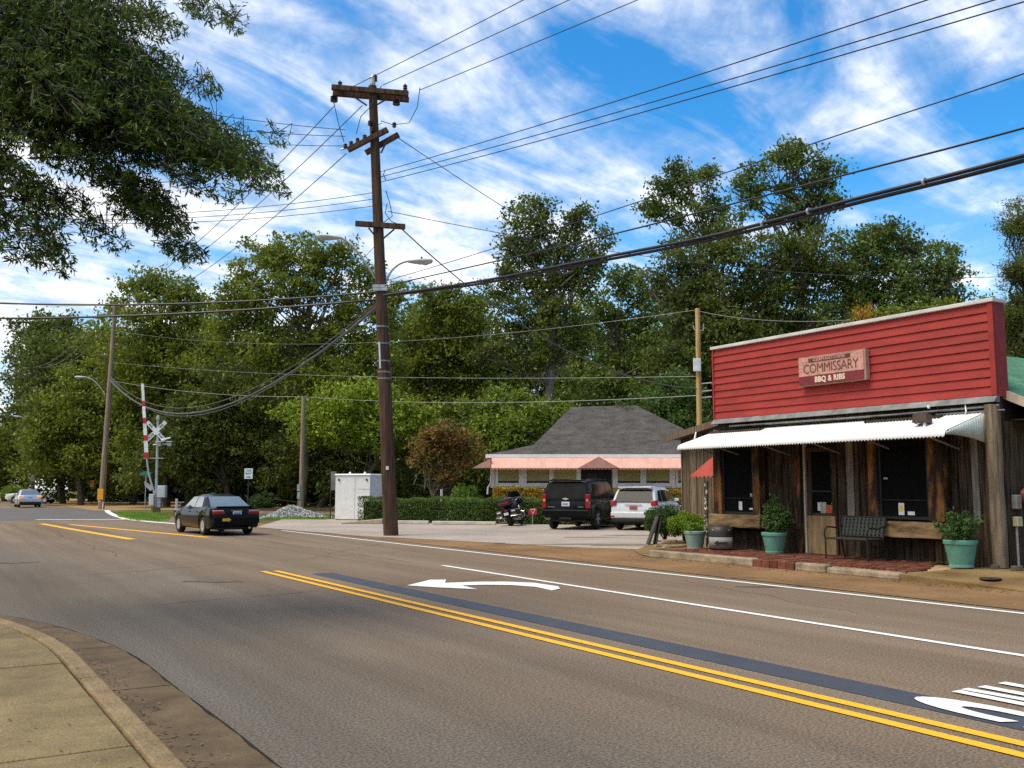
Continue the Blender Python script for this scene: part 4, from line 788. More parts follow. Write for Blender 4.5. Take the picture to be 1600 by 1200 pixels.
rbox(sed, 'exhaust', chrome, .42, .50, .0, .2, .22, .28, .01)
# --- black sport utility in the lot
HB = R(54.5)
sp_ = M('black_paint_car', (.004, .0045, .004), rough=.25, coat=.1, spec=.18, var=.05)
tg = M('tinted_glass', (.012, .013, .012), rough=.08, var=.3, spec=.12, coat=.0, scale=1.5)
suv = car('sport_utility', 'large black sport utility parked with its back to the road', g(884, 828.5) + Vector((0, 0, .012)), HB, 5.13, 2.0, sp_,
    [(0, .90, .95), (.05, .96, 1.10), (.25, .985, 1.18), (3.4, .99, 1.17), (3.9, .985, 1.15), (4.8, .94, 1.08), (5.05, .86, .95), (5.13, .75, .85)],
    dict(belt=1.14, roof=1.90, w=.95, k=.17, y=(.04, .26, 3.0, 3.75), side=[[(.50, 1.20), (1.25, 1.20), (1.25, 1.76), (.62, 1.76)], [(1.33, 1.20), (2.2, 1.20), (2.2, 1.77), (1.33, 1.77)], [(2.28, 1.20), (3.35, 1.20), (2.98, 1.72), (2.28, 1.77)]], handles=(1.5, 2.4), spokes=6, head=(5.0, .85)),
    (1.05, 4.0), .40, tg, sill=.36, cat='suv')
for s in (1, -1):
    a, b = sorted((s * .80, s * .955)); rbox(suv, 'tail_light', redl, a, b, -.012, .16, .82, 1.36, .02); rbox(suv, 'indicator', ambl, a + .03, b - .03, -.018, .0, 1.08, 1.18, .006); rbox(suv, 'roof_rail', blackp, min(s * .70, s * .74), max(s * .70, s * .74), .5, 2.8, 1.925, 1.965, .01)
rbox(suv, 'bumper', sp_, -.97, .97, -.10, .16, .52, .78, .05); rbox(suv, 'brake_light', redl, -.22, .22, .14, .2, 1.835, 1.865, .004); rbox(suv, 'rear_spoiler', sp_, -.72, .72, .12, .36, 1.87, 1.92, .02); rbox(suv, 'tow_bar', blackp, -.25, .25, -.06, .1, .40, .5)
plate(suv, '482 XRK', .99, -.004, .32, .17); bw_ = M('bowtie_gold', (.70, .62, .38), rough=.3, metal=.5)
MB().prism([(-.12, -.01, 1.165), (-.05, -.01, 1.165), (-.04, -.01, 1.145), (.05, -.01, 1.145), (.06, -.01, 1.165), (.13, -.01, 1.165), (.11, -.01, 1.205), (.05, -.01, 1.205), (.04, -.01, 1.225), (-.05, -.01, 1.225), (-.06, -.01, 1.205), (-.13, -.01, 1.205)], (0, .02, 0)).build('emblem', bw_, suv)
rbox(suv, 'reflection_strip', chrome, -.75, -.45, -.012, .0, .86, .885, .003); rbox(suv, 'reflection_strip', chrome, .5, .72, -.012, .0, .86, .885, .003)
# --- white sport utility beside it
wp = M('white_car_paint', (.60, .61, .62), rough=.25, coat=.8, var=.03)
ws = car('sport_utility', 'white compact sport utility parked beside the black one behind the shrubs', g(990, 829.5) + Vector((0, 0, .012)), R(54.5), 4.5, 1.86, wp,
    [(0, .84, .80), (.05, .89, .98), (.22, .915, 1.05), (3.0, .925, 1.03), (3.5, .92, 1.01), (4.2, .86, .92), (4.42, .78, .80), (4.5, .66, .70)],
    dict(belt=1.02, roof=1.64, w=.86, k=.24, y=(.05, .38, 2.55, 3.4), side=[[(.55, 1.08), (1.10, 1.08), (1.10, 1.52), (.72, 1.50)], [(1.17, 1.08), (1.95, 1.08), (1.95, 1.53), (1.17, 1.53)], [(2.02, 1.08), (3.05, 1.08), (2.60, 1.47), (2.02, 1.53)]], handles=(1.4, 2.2), spokes=6, head=(4.35, .75)),
    (.90, 3.55), .35, tg, sill=.30, cat='suv')
for s in (1, -1):
    a, b = sorted((s * .68, s * .905)); MB().hexa([(a, -.015, .93), (b, -.015, .93), (b, .2, .93), (a, .2, .93), (a, .0, 1.12), (b, .0, 1.16), (b, .2, 1.16), (a, .2, 1.12)]).build('tail_light', redl, ws, bevel=.02)
    rbox(ws, 'reflector', redl, a + .02, b - .04, -.075, -.06, .50, .56, .004)
rbox(ws, 'bumper', wp, -.89, .89, -.07, .14, .46, .70, .05); rbox(ws, 'lower_bumper', blackp, -.84, .84, -.05, .1, .32, .455, .03); rbox(ws, 'rear_spoiler', wp, -.66, .66, .20, .5, 1.60, 1.65, .02); rbox(ws, 'garnish', chrome, -.34, .34, -.012, .01, .95, .975, .004)
MB().tube([(.16, .10, 1.12), (-.12, .135, 1.16)], .012, 6).build('wiper', blackp, ws); pl2 = plate(ws, '73 B 910', .86, -.006, .30, .15); pl2.data.materials[0] = M('red_plate', (.42, .12, .10), rough=.5, var=.1)
# --- silver saloon far up the road
sil = M('silver_paint', (.55, .57, .60), rough=.28, metal=.5, coat=.8, var=.03)
sc_ = car('car', 'silver sedan with lit brake lights far up the road', (8.1, 89.5, .012), 0.0, 4.7, 1.80, sil,
    [(0, .74, .72), (.05, .84, .92), (.14, .87, 1.02), (.9, .89, 1.02), (3.3, .90, .97), (4.3, .85, .82), (4.6, .78, .72), (4.7, .65, .6)],
    dict(belt=1.0, roof=1.48, w=.82, k=.40, y=(.55, 1.35, 2.6, 3.45), side=[[(1.25, 1.04), (2.06, 1.04), (2.06, 1.41), (1.5, 1.38)], [(2.12, 1.04), (3.2, 1.04), (2.66, 1.40), (2.12, 1.41)]], spokes=6), (.95, 3.75), .33, cglass)
lit = bpy.data.materials.new('lit_brake'); lit.use_nodes = True; lb = lit.node_tree.nodes['Principled BSDF']; lb.inputs['Base Color'].default_value = (.6, .06, .02, 1); lb.inputs['Emission Color'].default_value = (1, .16, .05, 1); lb.inputs['Emission Strength'].default_value = 1.4
for s in (1, -1): a, b = sorted((s * .52, s * .86)); rbox(sc_, 'tail_light', lit, a, b, -.005, .14, .86, .985)
rbox(sc_, 'bumper', sil, -.86, .86, -.05, .1, .46, .72, .04); plate(sc_, 'K 417', .80, .02, .34, .17); rbox(sc_, 'lower_bumper', blackp, -.82, .82, -.03, .1, .30, .455, .02)
# --- white pickup beyond it
pc = at(93, 763, 104); pk_ = car('pickup', 'white pickup truck parked beyond the silver sedan', Vector((pc.x, pc.y, .0)), R(-62), 5.3, 1.95, M('pickup_white', (.68, .69, .66), rough=.35, coat=.4, var=.05),
    [(0, .93, 1.18), (.05, .95, 1.24), (1.6, .96, 1.25), (1.62, .96, 1.05), (3.8, .96, 1.10), (5.0, .90, 1.0), (5.3, .75, .8)],
    dict(belt=1.12, roof=1.62, w=.86, k=.2, y=(1.9, 2.15, 3.0, 3.7), side=[[(2.25, 1.16), (3.4, 1.16), (3.0, 1.52), (2.25, 1.55)]], spokes=8), (1.15, 4.2), .38, tg, sill=.42, cat='pickup')
rbox(pk_, 'bumper', chrome, -.9, .9, -.12, .05, .50, .68, .02)
# ------------------------------------------------------------------ touring motorcycle
mc = thing('motorcycle', 'black touring motorcycle with saddlebags leaning on its stand beside the black suv', 'motorcycle', g(799, 822) + Vector((0, 0, .012)), R(-48))
mb_black = M('bike_black', (.012, .012, .013), rough=.25, coat=.6); seatm = M('seat_leather', (.02, .018, .016), rough=.55)
LEAN = Matrix.Rotation(R(-11), 4, 'Y')
def K(name, mb, mat, par=None, **k): return mb.xf(LEAN).build(name, mat, par or mc, **k)
def wheel(y, r, w): return MB().lathe([(r * .66, -w * .5), (r * .92, -w * .5), (r, -w * .25), (r, w * .25), (r * .92, w * .5), (r * .66, w * .5)], (0, y, r), axis='x', seg=22)
K('rear_tyre', wheel(0, .32, .17), tyrem, smooth=True); K('front_tyre', wheel(1.62, .32, .13), tyrem, smooth=True)
for y in (0, 1.62): K('rim', MB().lathe([(.001, -.05), (.21, -.05), (.21, .05), (.001, .05)], (0, y, .32), axis='x', seg=18), rimm)
vs = []; 
K('rear_fender', MB().tube([(0, -.36, .42), (0, -.30, .62), (0, -.08, .72), (0, .2, .70)], [.10, .12, .12, .10], 10), mb_black, smooth=True)
K('front_fender', MB().tube([(0, 1.30, .52), (0, 1.45, .66), (0, 1.66, .68), (0, 1.90, .52)], [.07, .085, .085, .06], 10), mb_black, smooth=True)
for s in (1, -1):
    a, b = sorted((s * .17, s * .46)); K('saddlebag', MB().hexa([(a, -.36, .36), (b, -.36, .38), (b, .36, .36), (a, .36, .36), (a, -.42, .70), (b - s * .03, -.42, .68), (b - s * .03, .34, .68), (a, .34, .70)]), mb_black, bevel=.04)
    K('tail_light', MB().box(min(s * .24, s * .40), max(s * .24, s * .40), -.44, -.40, .58, .64), M('bright_lens', (.70, .55, .52), rough=.2)); K('exhaust', MB().tube([(s * .26, 1.0, .26), (s * .32, .4, .24), (s * .34, -.55, .27)], [.03, .05, .055], 10), chrome, smooth=True)
    K('bag_trim', MB().box(min(s * .19, s * .44), max(s * .19, s * .44), -.435, -.395, .44, .465), chrome); K('bag_guard', MB().tube([(s * .2, -.44, .40), (s * .47, -.40, .40), (s * .49, .1, .40)], .014, 6), chrome)
    K('handlebar', MB().tube([(0, 1.16, 1.05), (s * .2, 1.08, 1.16), (s * .40, .86, 1.12)], .018, 8), chrome); K('mirror', MB().lathe([(.001, 0), (.07, 0), (.075, .02), (.03, .045), (.001, .05)], (s * .43, 1.08, 1.34), axis='y', seg=12), chrome, smooth=True); K('mirror_stem', MB().tube([(s * .36, 1.0, 1.14), (s * .42, 1.1, 1.30)], .008, 6), chrome)
    K('fork', MB().tube([(s * .10, 1.62, .32), (s * .10, 1.25, 1.02)], .026, 8), chrome); K('crash_bar', MB().tube([(s * .12, 1.05, .62), (s * .38, 1.02, .55), (s * .40, 1.0, .34), (s * .14, .98, .26)], .018, 6), chrome)
K('top_case', MB().hexa([(-.30, -.52, .86), (.30, -.52, .86), (.30, -.05, .86), (-.30, -.05, .86), (-.26, -.56, 1.16), (.26, -.56, 1.16), (.24, .0, 1.20), (-.24, .0, 1.20)]), mb_black, bevel=.05); K('case_light', MB().box(-.22, .22, -.565, -.53, .95, 1.0), redl)
K('seat', MB().tube([(0, -.06, .82), (0, .2, .80), (0, .45, .76), (0, .68, .78)], [.17, .19, .20, .14], 12), seatm, smooth=True); K('passenger_backrest', MB().box(-.2, .2, -.08, .0, .84, 1.12), seatm, bevel=.03)
K('fuel_tank', MB().tube([(0, .60, .86), (0, .82, .92), (0, 1.10, .90), (0, 1.22, .88)], [.10, .19, .18, .08], 12), mb_black, smooth=True)
K('engine', MB().box(-.22, .22, .45, 1.05, .26, .72), M('engine_metal', (.20, .20, .20), rough=.4, metal=.7), bevel=.05); K('frame', MB().tube([(0, -.0, .34), (0, .5, .26), (0, 1.05, .3), (0, 1.28, .95)], .035, 8), mb_black)
K('fairing', MB().hexa([(-.40, 1.22, .92), (.40, 1.22, .92), (.18, 1.55, .88), (-.18, 1.55, .88), (-.34, 1.18, 1.24), (.34, 1.18, 1.24), (.20, 1.42, 1.24), (-.20, 1.42, 1.24)]), mb_black, bevel=.05); K('windscreen', MB().hexa([(-.30, 1.26, 1.24), (.30, 1.26, 1.24), (.28, 1.30, 1.24), (-.28, 1.30, 1.24), (-.22, 1.10, 1.48), (.22, 1.10, 1.48), (.22, 1.12, 1.48), (-.22, 1.12, 1.48)]), tg)
K('headlight', MB().lathe([(.001, 0), (.10, 0), (.11, .05), (.001, .09)], (0, 1.53, 1.02), axis='y', seg=14), chrome); K('brake_light', MB().box(-.06, .06, -.43, -.38, .62, .70), redl); plate_b = K('number_plate', MB().box(-.10, .10, -.45, -.438, .46, .57), platem)
MB().tube([(-.18, .75, .28), (-.40, .70, .0)], .014, 6).build('kick_stand', chrome, mc)
# small red board with a white triangle between motorcycle and suv
rs_b = thing('triangle_board', 'small red board with white triangle low between motorcycle and black suv', 'sign', g(832, 820), -YAW)
MB().box(-.02, .02, .0, .04, 0, .44).build('stake', galv, rs_b); MB().prism([(-.19, -.02, .42), (.19, -.02, .45), (.19, -.02, .73), (-.19, -.02, .70)], (0, .018, 0)).build('board', M('sign_red', (.50, .03, .03), rough=.5), rs_b)
for a, b in (((-.10, .67), (.12, .68)), ((.12, .68), (.02, .47)), ((.02, .47), (-.10, .67))): MB().tube([(a[0], -.026, a[1]), (b[0], -.026, b[1])], .014, 4).build('triangle_bar', M('white_plastic', (.7, .7, .68)), rs_b)
# ------------------------------------------------------------------ poles, lamps, railway signal, traffic signs
pole_dark = M('creosote_pole', (.085, .050, .033), rough=.9, var=.45, scale=2.5, stretch=(5, 5, .35), bump=.7, bscale=14, spec=.15); pole_grey = M('grey_pole', (.27, .20, .13), rough=.9, var=.35, scale=2.5, stretch=(5, 5, .35), bump=.5, bscale=14, spec=.15)
porc = M('brown_porcelain', (.055, .022, .014), rough=.25, coat=.5); lampm = M('lamp_grey', (.50, .50, .48), rough=.45, var=.1); armm = M('arm_metal', (.36, .37, .37), rough=.4, metal=.5); wirem = M('wire', (.016, .016, .018), rough=.5); wire_lt = M('aluminium_wire', (.30, .30, .30), rough=.5, metal=.4)
def pole_body(t, base, top, r0, r1, mat, n=9, seg=14):
    b = Vector(base); e = Vector(top); pts = [b.lerp(e, i / n) for i in range(n + 1)]
    m = MB(b); m.tube(pts, [r0 + (r1 - r0) * i / n for i in range(n + 1)], seg); return m.build('pole', mat, t, smooth=True)
def cobra(t, base, a, mid, tip, par=None):
    """street lamp arm from the pole to a flat cobra-head lantern"""
    a, mid, tip = Vector(a), Vector(mid), Vector(tip); pts = []
    for i in range(11):
        u = i / 10; pts.append(a * (1 - u) ** 2 + mid * 2 * u * (1 - u) + tip * u * u)
    am = MB(base).tube(pts, .04, 8).build('lamp_arm', armm, t, smooth=True)
    d = (tip - mid).normalized(); d.z *= .25; d.normalize(); sdn = Vector((-d.y, d.x, 0)).normalized(); up = Vector((0, 0, 1)); m = MB(base); rings = [(-.05, .06, .06), (.10, .10, .09), (.35, .17, .13), (.60, .18, .14), (.78, .10, .09), (.82, .03, .03)]; vs = []; fs = []
    for s, w, h in rings:
        c = tip + d * s
        for k in range(10): an = 2 * math.pi * k / 10; vs.append(c + sdn * math.cos(an) * w + up * (math.sin(an) * h * (.55 if math.sin(an) > 0 else 1.0)))
    for i in range(len(rings) - 1):
        for k in range(10): fs.append((i * 10 + k, i * 10 + (k + 1) % 10, (i + 1) * 10 + (k + 1) % 10, (i + 1) * 10 + k))
    fs += [tuple(range(10)), tuple(range(50, 60))]
    lh = m.add(vs, fs).build('lamp_head', lampm, t, smooth=True)
    MB(base).lathe([(.035, 0), (.035, .06), (.02, .08)], tip + d * .42 + Vector((0, 0, .07)), seg=8).build('photocell', blackp, lh); MB(base).lathe([(.001, -.17), (.09, -.14), (.12, -.06), (.001, -.05)], tip + d * .56, seg=12).build('lens', M('lamp_lens', (.45, .45, .40), rough=.2), lh, smooth=True)
PD = 30.87 + 1.6
pb = g(611, 837); PDh = float(np.dot(np.array(pb), _fh)); AT = lambda x, y: at(x, y, PDh)
ptop = AT(582, 135)
mp = thing('utility_pole', 'tall leaning dark brown utility pole with three crossarms and two street lamps', 'utility pole', pb)
pole_body(mp, pb, ptop, .26, .15, pole_dark)
def on_pole(y): return pb.lerp(ptop, (837 - y) / (837 - 135))
def arm(xa, ya, xb, yb, w=.15, d=0.0, fwd=.2):
    a = AT(xa, ya) - Vector(_fh) * fwd + Vector((0, 0, 0)); b = AT(xb, yb) - Vector(_fh) * (fwd + d); u = (b - a).normalized(); s = u.cross(Vector((0, 0, 1))).normalized() * w / 2; v = s.cross(u).normalized() * w * .6
    MB(pb).hexa([a - s - v, b - s - v, b + s - v, a + s - v, a - s + v, b - s + v, b + s + v, a + s + v]).build('crossarm', pole_dark, mp, bevel=.01); return a, b
def insul(p, h=.22, r=.07, down=False, name='insulator'):
    p = Vector(p); sg_ = -1 if down else 1; pr = [(.02, 0)]
    for k in range(3): z = sg_ * (.03 + k * h / 3.4); pr += [(r, z), (r * .95, z + sg_ * .025), (r * .45, z + sg_ * .03)]
    pr += [(.03, sg_ * h)]; MB(pb).lathe(pr, p, seg=10).build(name, porc, mp, smooth=True)
a1, b1 = arm(520, 140, 639, 150); arm(519, 143, 638, 153, fwd=-.16); a2, b2 = arm(545, 238, 607, 206, fwd=.22); arm(570, 236, 622, 207, fwd=-.2); a3, b3 = arm(557, 352, 634, 357, fwd=.22)
for (xa, ya, xb, yb) in ((553, 153, 574, 167), (606, 157, 588, 167), (577, 358, 590, 374), (617, 360, 600, 374), (607, 220, 596, 241)):
    MB(pb).tube([AT(xa, ya) - Vector(_fh) * .16, AT(xb, yb) - Vector(_fh) * .13], .03, 6).build('brace', pole_dark, mp)
for x, y in ((531, 138), (586, 128), (633, 143)): insul(AT(x, y), .28, .085)
for x, y in ((523, 152), (620, 157)): insul(AT(x, y) - Vector(_fh) * .1, .24, .14, True, 'strain_insulator')
for x, y in ((541, 236), (550, 232), (560, 227), (571, 222), (579, 200), (617, 203), (583, 210)): insul(AT(x, y) - Vector(_fh) * .2, .2, .075)
MB(pb).lathe([(.09, -.2), (.11, -.1), (.11, .15), (.05, .25)], AT(582, 128), seg=12).build('pole_top_bracket', galv, mp)
for pts in ([(523, 163), (530, 195), (539, 225)], [(597, 137), (585, 165), (565, 185), (558, 212)], [(657, 140), (653, 170), (640, 195), (615, 198), (596, 192)], [(582, 190), (588, 200), (598, 195)], [(603, 268), (600, 275), (604, 284)], [(604, 300), (610, 320), (614, 340), (600, 350)], [(606, 320), (603, 335), (612, 348), (632, 356)]):
    v = [AT(*p) - Vector(_fh) * .18 for p in pts]; MB(pb).tube(v, .014, 6).build('jumper_wire', wirem, mp)
MB(pb).tube([AT(534, 237) - Vector(_fh) * .2, AT(562, 229) - Vector(_fh) * .2], .03, 6).build('insulator_rod', galv, mp)
cobra(mp, pb, AT(594, 448), AT(555, 378), AT(530, 371)); cobra(mp, pb, AT(601, 446), AT(612, 410), AT(640, 408))
for y in (458, 520, 546, 573, 590, 600): c = on_pole(y); MB(pb).lathe([(.22, -.03), (.23, -.03), (.23, .03), (.22, .03)], c, seg=14).build('band', _M['dull_galv'], mp)
MB(pb).tube([on_pole(545) - Vector(_fh) * .22 + Vector(_rt) * -.10, on_pole(585) - Vector(_fh) * .225 + Vector(_rt) * -.10], .03, 6).build('conduit_guard', M('white_plastic', (.7, .7, .68)), mp)
MB(pb).box(-.05, .05, -.012, .0, -.06, .06).xf(Matrix.Translation(on_pole(736) - Vector(_fh) * .255) @ Matrix.Rotation(-YAW, 4, 'Z')).build('number_tag', M('white_plastic', (.7, .7, .68)), mp)
for y in (458, 463): c = on_pole(y); MB(pb).box(-.25, .25, -.26, -.2, -.05, .05).xf(Matrix.Translation(c) @ Matrix.Rotation(-YAW, 4, 'Z')).build('cable_clamp', galv, mp)
# --- pale pole by the railway
lb_ = g(158, 795.5); LDh = float(np.dot(np.array(lb_), _fh)); LT = lambda x, y: at(x, y, LDh)
lp = thing('utility_pole', 'tall pale leaning utility pole with street lamp beside the railway crossing', 'utility pole', lb_); pole_body(lp, lb_, LT(180, 478), .24, .15, pole_grey)
c = LT(172, 493); u = Vector(_rt); MB(lb_).box(-1.0, 1.0, -.06, .06, -.07, .07).xf(Matrix.Translation(c) @ Matrix.Rotation(-YAW + .1, 4, 'Z')).build('crossarm', pole_grey, lp); cobra(lp, lb_, LT(164, 616), LT(148, 590), LT(133, 589))
MB(lb_).box(-.22, .22, -.28, -.25, -.42, .42).xf(Matrix.Translation(LT(159, 772)) @ Matrix.Rotation(-YAW, 4, 'Z')).build('yellow_marker', M('yellow_panel', (.75, .36, .02), rough=.6), lp)
MB(lb_).lathe([(.235, -.06), (.24, -.06), (.24, .06), (.235, .06)], LT(158.5, 783), seg=12).build('band', yellow, lp); MB(lb_).tube([LT(162, 795) - Vector(_fh) * .2, LT(163, 784) - Vector(_fh) * .2], .05, 6).build('guy_guard', M('white_plastic', (.7, .7, .68)), lp)
insul_p = MB(lb_).lathe([(.02, 0), (.07, .05), (.05, .15), (.02, .25)], LT(153, 489), seg=8).build('insulator', galv, lp)
# --- far pole with transformer
fb = g(48, 788); fb = at(50, 788, 100); fb.z = 0; FT = lambda x, y: at(x, y, 100.0)
fp = thing('utility_pole', 'distant utility pole carrying a grey transformer above the silver car', 'utility pole', fb); pole_body(fp, fb, FT(60, 570), .2, .14, M('far_pole', (.10, .085, .065), rough=.9, var=.3))
MB(fb).box(-1.15, 1.15, -.07, .07, -.08, .08).xf(Matrix.Translation(FT(62, 575)) @ Matrix.Rotation(-YAW, 4, 'Z')).build('crossarm', M('far_pole', (.1, .1, .1)), fp); MB(fb).lathe([(.001, -.42), (.26, -.42), (.28, .40), (.2, .48), (.001, .5)], FT(59, 612) - Vector(_fh) * .3, seg=14).build('transformer', M('transformer_grey', (.55, .55, .53), rough=.5), fp, smooth=True)
cobra(fp, fb, FT(51, 675), FT(44, 655), FT(33, 651))
# --- short service poles
def service_pole(label, base, top, r, mat, extras=None):
    t = thing('service_pole', label, 'pole', base); pole_body(t, base, top, r, r * .8, mat); return t
SD = 64.0; sb = at(471, 763, SD); sb.z = 0; s1 = service_pole('short bare wooden pole standing in the grass left of the cabinet', sb, at(474.5, 619, SD), .17, pole_grey)
for y in (762, 774): MB(sb).box(-.18, .0, -.2, -.12, -.22, .22).xf(Matrix.Translation(at(469.5, y, SD)) @ Matrix.Rotation(-YAW, 4, 'Z')).build('meter', M('meter_green', (.30, .42, .36), rough=.5), s1)
D2 = 41.0; s2b = at(1094, 763, D2); s2b.z = 0; s2 = service_pole('slim two-tone wooden pole with white box rising behind the restaurant', s2b, at(1090, 482, D2), .13, M('ochre_pole', (.42, .20, .05), rough=.85, var=.3, scale=1, stretch=(5, 5, .4), col2=(.44, .30, .13)))
MB(s2b).box(-.16, .16, -.2, -.12, -.28, .28).xf(Matrix.Translation(at(1088, 571, D2)) @ Matrix.Rotation(-YAW, 4, 'Z')).build('meter_box', M('white_plastic', (.7, .7, .68)), s2, bevel=.02); MB(s2b).tube([at(1083, 508, D2), at(1085, 515, D2), at(1091, 516, D2)], .025, 6).build('bracket', galv, s2); MB(s2b).tube([at(1099, 505, D2), at(1099, 516, D2), at(1091, 517, D2)], .02, 6).build('bracket', galv, s2)
for y in (600, 612, 622): MB(s2b).tube([at(1092, y, D2), at(1112, y - 2, D2)], .03, 6).build('spool', galv, s2)
# ------------------------------------------------------------------ wires (sagging spans, each a thing)
def wire(label, pts, r=.012, sag=0.0, mat=wirem, group=None, name='overhead_wire', n=18):
    pts = [Vector(p) for p in pts]; out_ = []
    for a, b in zip(pts[:-1], pts[1:]):
        for i in range(n): u = i / n; q = a.lerp(b, u); q.z -= sag * 4 * u * (1 - u); out_.append(q)
    out_.append(pts[-1]); o0 = pts[0]; o = MB(o0).tube(out_, r, 6).build(name, mat); o.location = o0; return tag(o, label, 'wire', group)
def along(p0, q, L_): p0 = Vector(p0); d = (Vector(q) - p0); return p0 + d * L_
# three top conductors climbing out of the picture towards the right
for k, (x0, y0, x1) in enumerate(((548, 137, 805), (598, 133, 875), (655, 141, 980))):
    a = AT(x0, y0); d = _ray(x1, 0); b = Vector(_C + d * (a.z - CAM_H) / d[2]); wire(('leftmost', 'middle', 'rightmost')[k] + ' of three wires rising steeply right from the pole top', [a, along(a, b, 3.2)], .013, .15, group='top conductors')
for k, (x0, y0, x1) in enumerate(((592, 269, 1385), (592, 277, 1480), (593, 285, 1532))):
    a = AT(x0, y0); b = onx(x1, 0, a.x + .55 + .12 * k); wire(('upper', 'middle', 'lower')[k] + ' of three thin wires crossing the clouds to the upper right', [a, along(a, b, 1.7)], .012, .25, group='middle conductors')
def street_wire(label, px_list, r, X0=13.0, X1=13.6, mat=wirem, group=None):
    pts = []
    for k, (x, y) in enumerate(px_list): pts.append(onx(x, y, X0 + (X1 - X0) * k / (len(px_list) - 1)))
    d_ = pts[-1] - pts[-2]; d2 = pts[-2] - pts[-3]; e_ = pts[-1] + d_.normalized() * 6 + Vector((0, 0, .12)); pts += [e_, e_ + d_.normalized() * 9 + Vector((0, 0, .7))]
    sm_ = []
    for k in range(len(pts) - 1):                       # smooth curve through the measured points
        a, b, c, d = pts[max(k - 1, 0)], pts[k], pts[k + 1], pts[min(k + 2, len(pts) - 1)]
        for i in range(6):
            u = i / 6; sm_.append(.5 * ((2 * b) + (c - a) * u + (2 * a - 5 * b + 4 * c - d) * u * u + (3 * b - a - 3 * c + d) * u ** 3))
    sm_.append(pts[-1]); o0 = sm_[0]; o = MB(o0).tube(sm_, r, 6).build('overhead_wire', mat); o.location = o0; tag(o, label, 'wire', group); return sm_
street_wire('thin single wire passing above the tall trees to the right edge', [(600, 440), (740, 398), (932, 337), (1340, 201), (1600, 115)], .011); street_wire('medium black wire just above the thick cable bundle', [(600, 447), (740, 416), (932, 372), (1123, 324), (1340, 268), (1600, 200)], .018)
bp_ = street_wire('thick black cable bundle sagging across the trees above the restaurant', [(600, 461), (740, 441), (932, 404), (1123, 366), (1340, 310), (1600, 243)], .036, 12.95, 13.5); street_wire('second cable of the thick bundle hanging just below it', [(600, 463), (740, 445), (932, 409), (1123, 372), (1340, 317), (1600, 251)], .034, 12.98, 13.53)
for k in (20, 22, 27): o = MB(bp_[k]).lathe([(.058, -.02), (.062, -.02), (.062, .02), (.058, .02)], bp_[k], axis='y', seg=10).build('cable_tie', galv); o.location = bp_[k]; tag(o, ('metal tie round the thick cable bundle above the sign', 'second metal tie round the thick cable bundle above the sign', 'metal tie round the cable bundle farthest right')[(20, 22, 27).index(k)], 'cable tie')
# to the left: three from the second crossarm, three below, two black cables across the street
def left_wire(label, x0, y0, x1, y1, r, ext, zf=0, sag=.2, group=None, mat=wirem):
    a = AT(x0, y0); d = _ray(x1, y1); b = Vector(_C + d * (a.z + zf - CAM_H) / d[2]); wire(label, [a, along(a, b, ext)], r, sag, mat, group)
for k, (y0, x1, y1) in enumerate(((203, 300, 165), (213, 300, 188), (228, 330, 210))): left_wire(('top', 'middle', 'bottom')[k] + ' of three wires running left from the second crossarm into the oak', 540, y0, x1, y1, .011, 1.9, group='left conductors')
for k, (y0, x1, y1) in enumerate(((300, 290, 320), (310, 290, 328), (321, 290, 335))): left_wire(('top', 'middle', 'bottom')[k] + ' of three slack wires running left below the second crossarm', 590, y0, x1, y1, .012, 1.8, sag=.3, group='lower left conductors')
left_wire('upper black cable crossing the street to the left edge', 600, 455, 0, 464, .035, 1.25, sag=.35); left_wire('lower black cable crossing the street to the left edge', 600, 467, 0, 491, .040, 1.25, sag=.25)
for k, (x0, y0, x1, y1) in enumerate(((522, 166, 153, 487), (566, 165, 166, 488), (541, 240, 186, 490))): wire(('left', 'middle', 'right')[k] + ' of three wires slanting from the crossarms down to the pale pole', [AT(x0, y0), LT(x1, y1)], .016, 1.0, group='slanting conductors')
for k, (y0, y1, s, r) in enumerate(((466, 586, 3.2, .02), (468, 588, 3.6, .02), (472, 592, 3.3, .045))): wire(('upper thin', 'middle thin', 'lowest thick')[k] + ' cable drooping from the dark pole to the pale pole', [AT(598, y0), LT(170, y1)], r, s, M('grey_cable', (.09, .095, .10), rough=.6), 'drooping cables')
for k, x in enumerate((45, 62, 78)): wire(('left', 'middle', 'right')[k] + ' of three wires from the pale pole to the transformer pole', [LT(155 + 14 * k, 488), FT(x, 574)], .016, 1.2, wire_lt, 'far conductors')
for k, x in enumerate((45, 62, 78)): wire(('left', 'middle', 'right')[k] + ' of three wires leaving the transformer pole to the left edge', [FT(x, 574), FT(x, 574) + Vector((-14, 22, -.3))], .016, .8, wire_lt, 'farther conductors')
stop_ = at(474.5, 620, SD); s2a = lambda y: at(1091, y, D2)
wire('pale wire from the pale pole over the short pole to the slim pole', [LT(170, 594), stop_, s2a(618)], .016, .35, wire_lt); wire('upper faint wire from the pale pole to the slim pole behind the restaurant', [LT(172, 566), s2a(588)], .010, .5, wire_lt); wire('faintest high wire from the pale pole across the trees', [LT(175, 516), at(1090, 484, D2)], .008, 1.3, wire_lt)
wire('grey service cable slanting from the third crossarm down to the slim pole', [AT(628, 358), s2a(607)], .022, 1.3, M('grey_cable', (.1, .1, .1))); a = AT(620, 214); wire('straight thin wire dropping right from the second crossarm behind the tree', [a, at(1010, 455, 52)], .014, .2)
wire('long thin wire falling gently from the dark pole to the far right trees', [AT(606, 330), at(1590, 431, 50)], .013, .9, M('grey_cable', (.1, .1, .1))); wire('thin wire from the slim pole top to the restaurant roof', [s2a(486), at(1330, 500, 30)], .010, .2, wire_lt)
wire('short guy wire slanting from the pole to the left lamp arm', [AT(590, 380), AT(562, 410)], .010, 0)
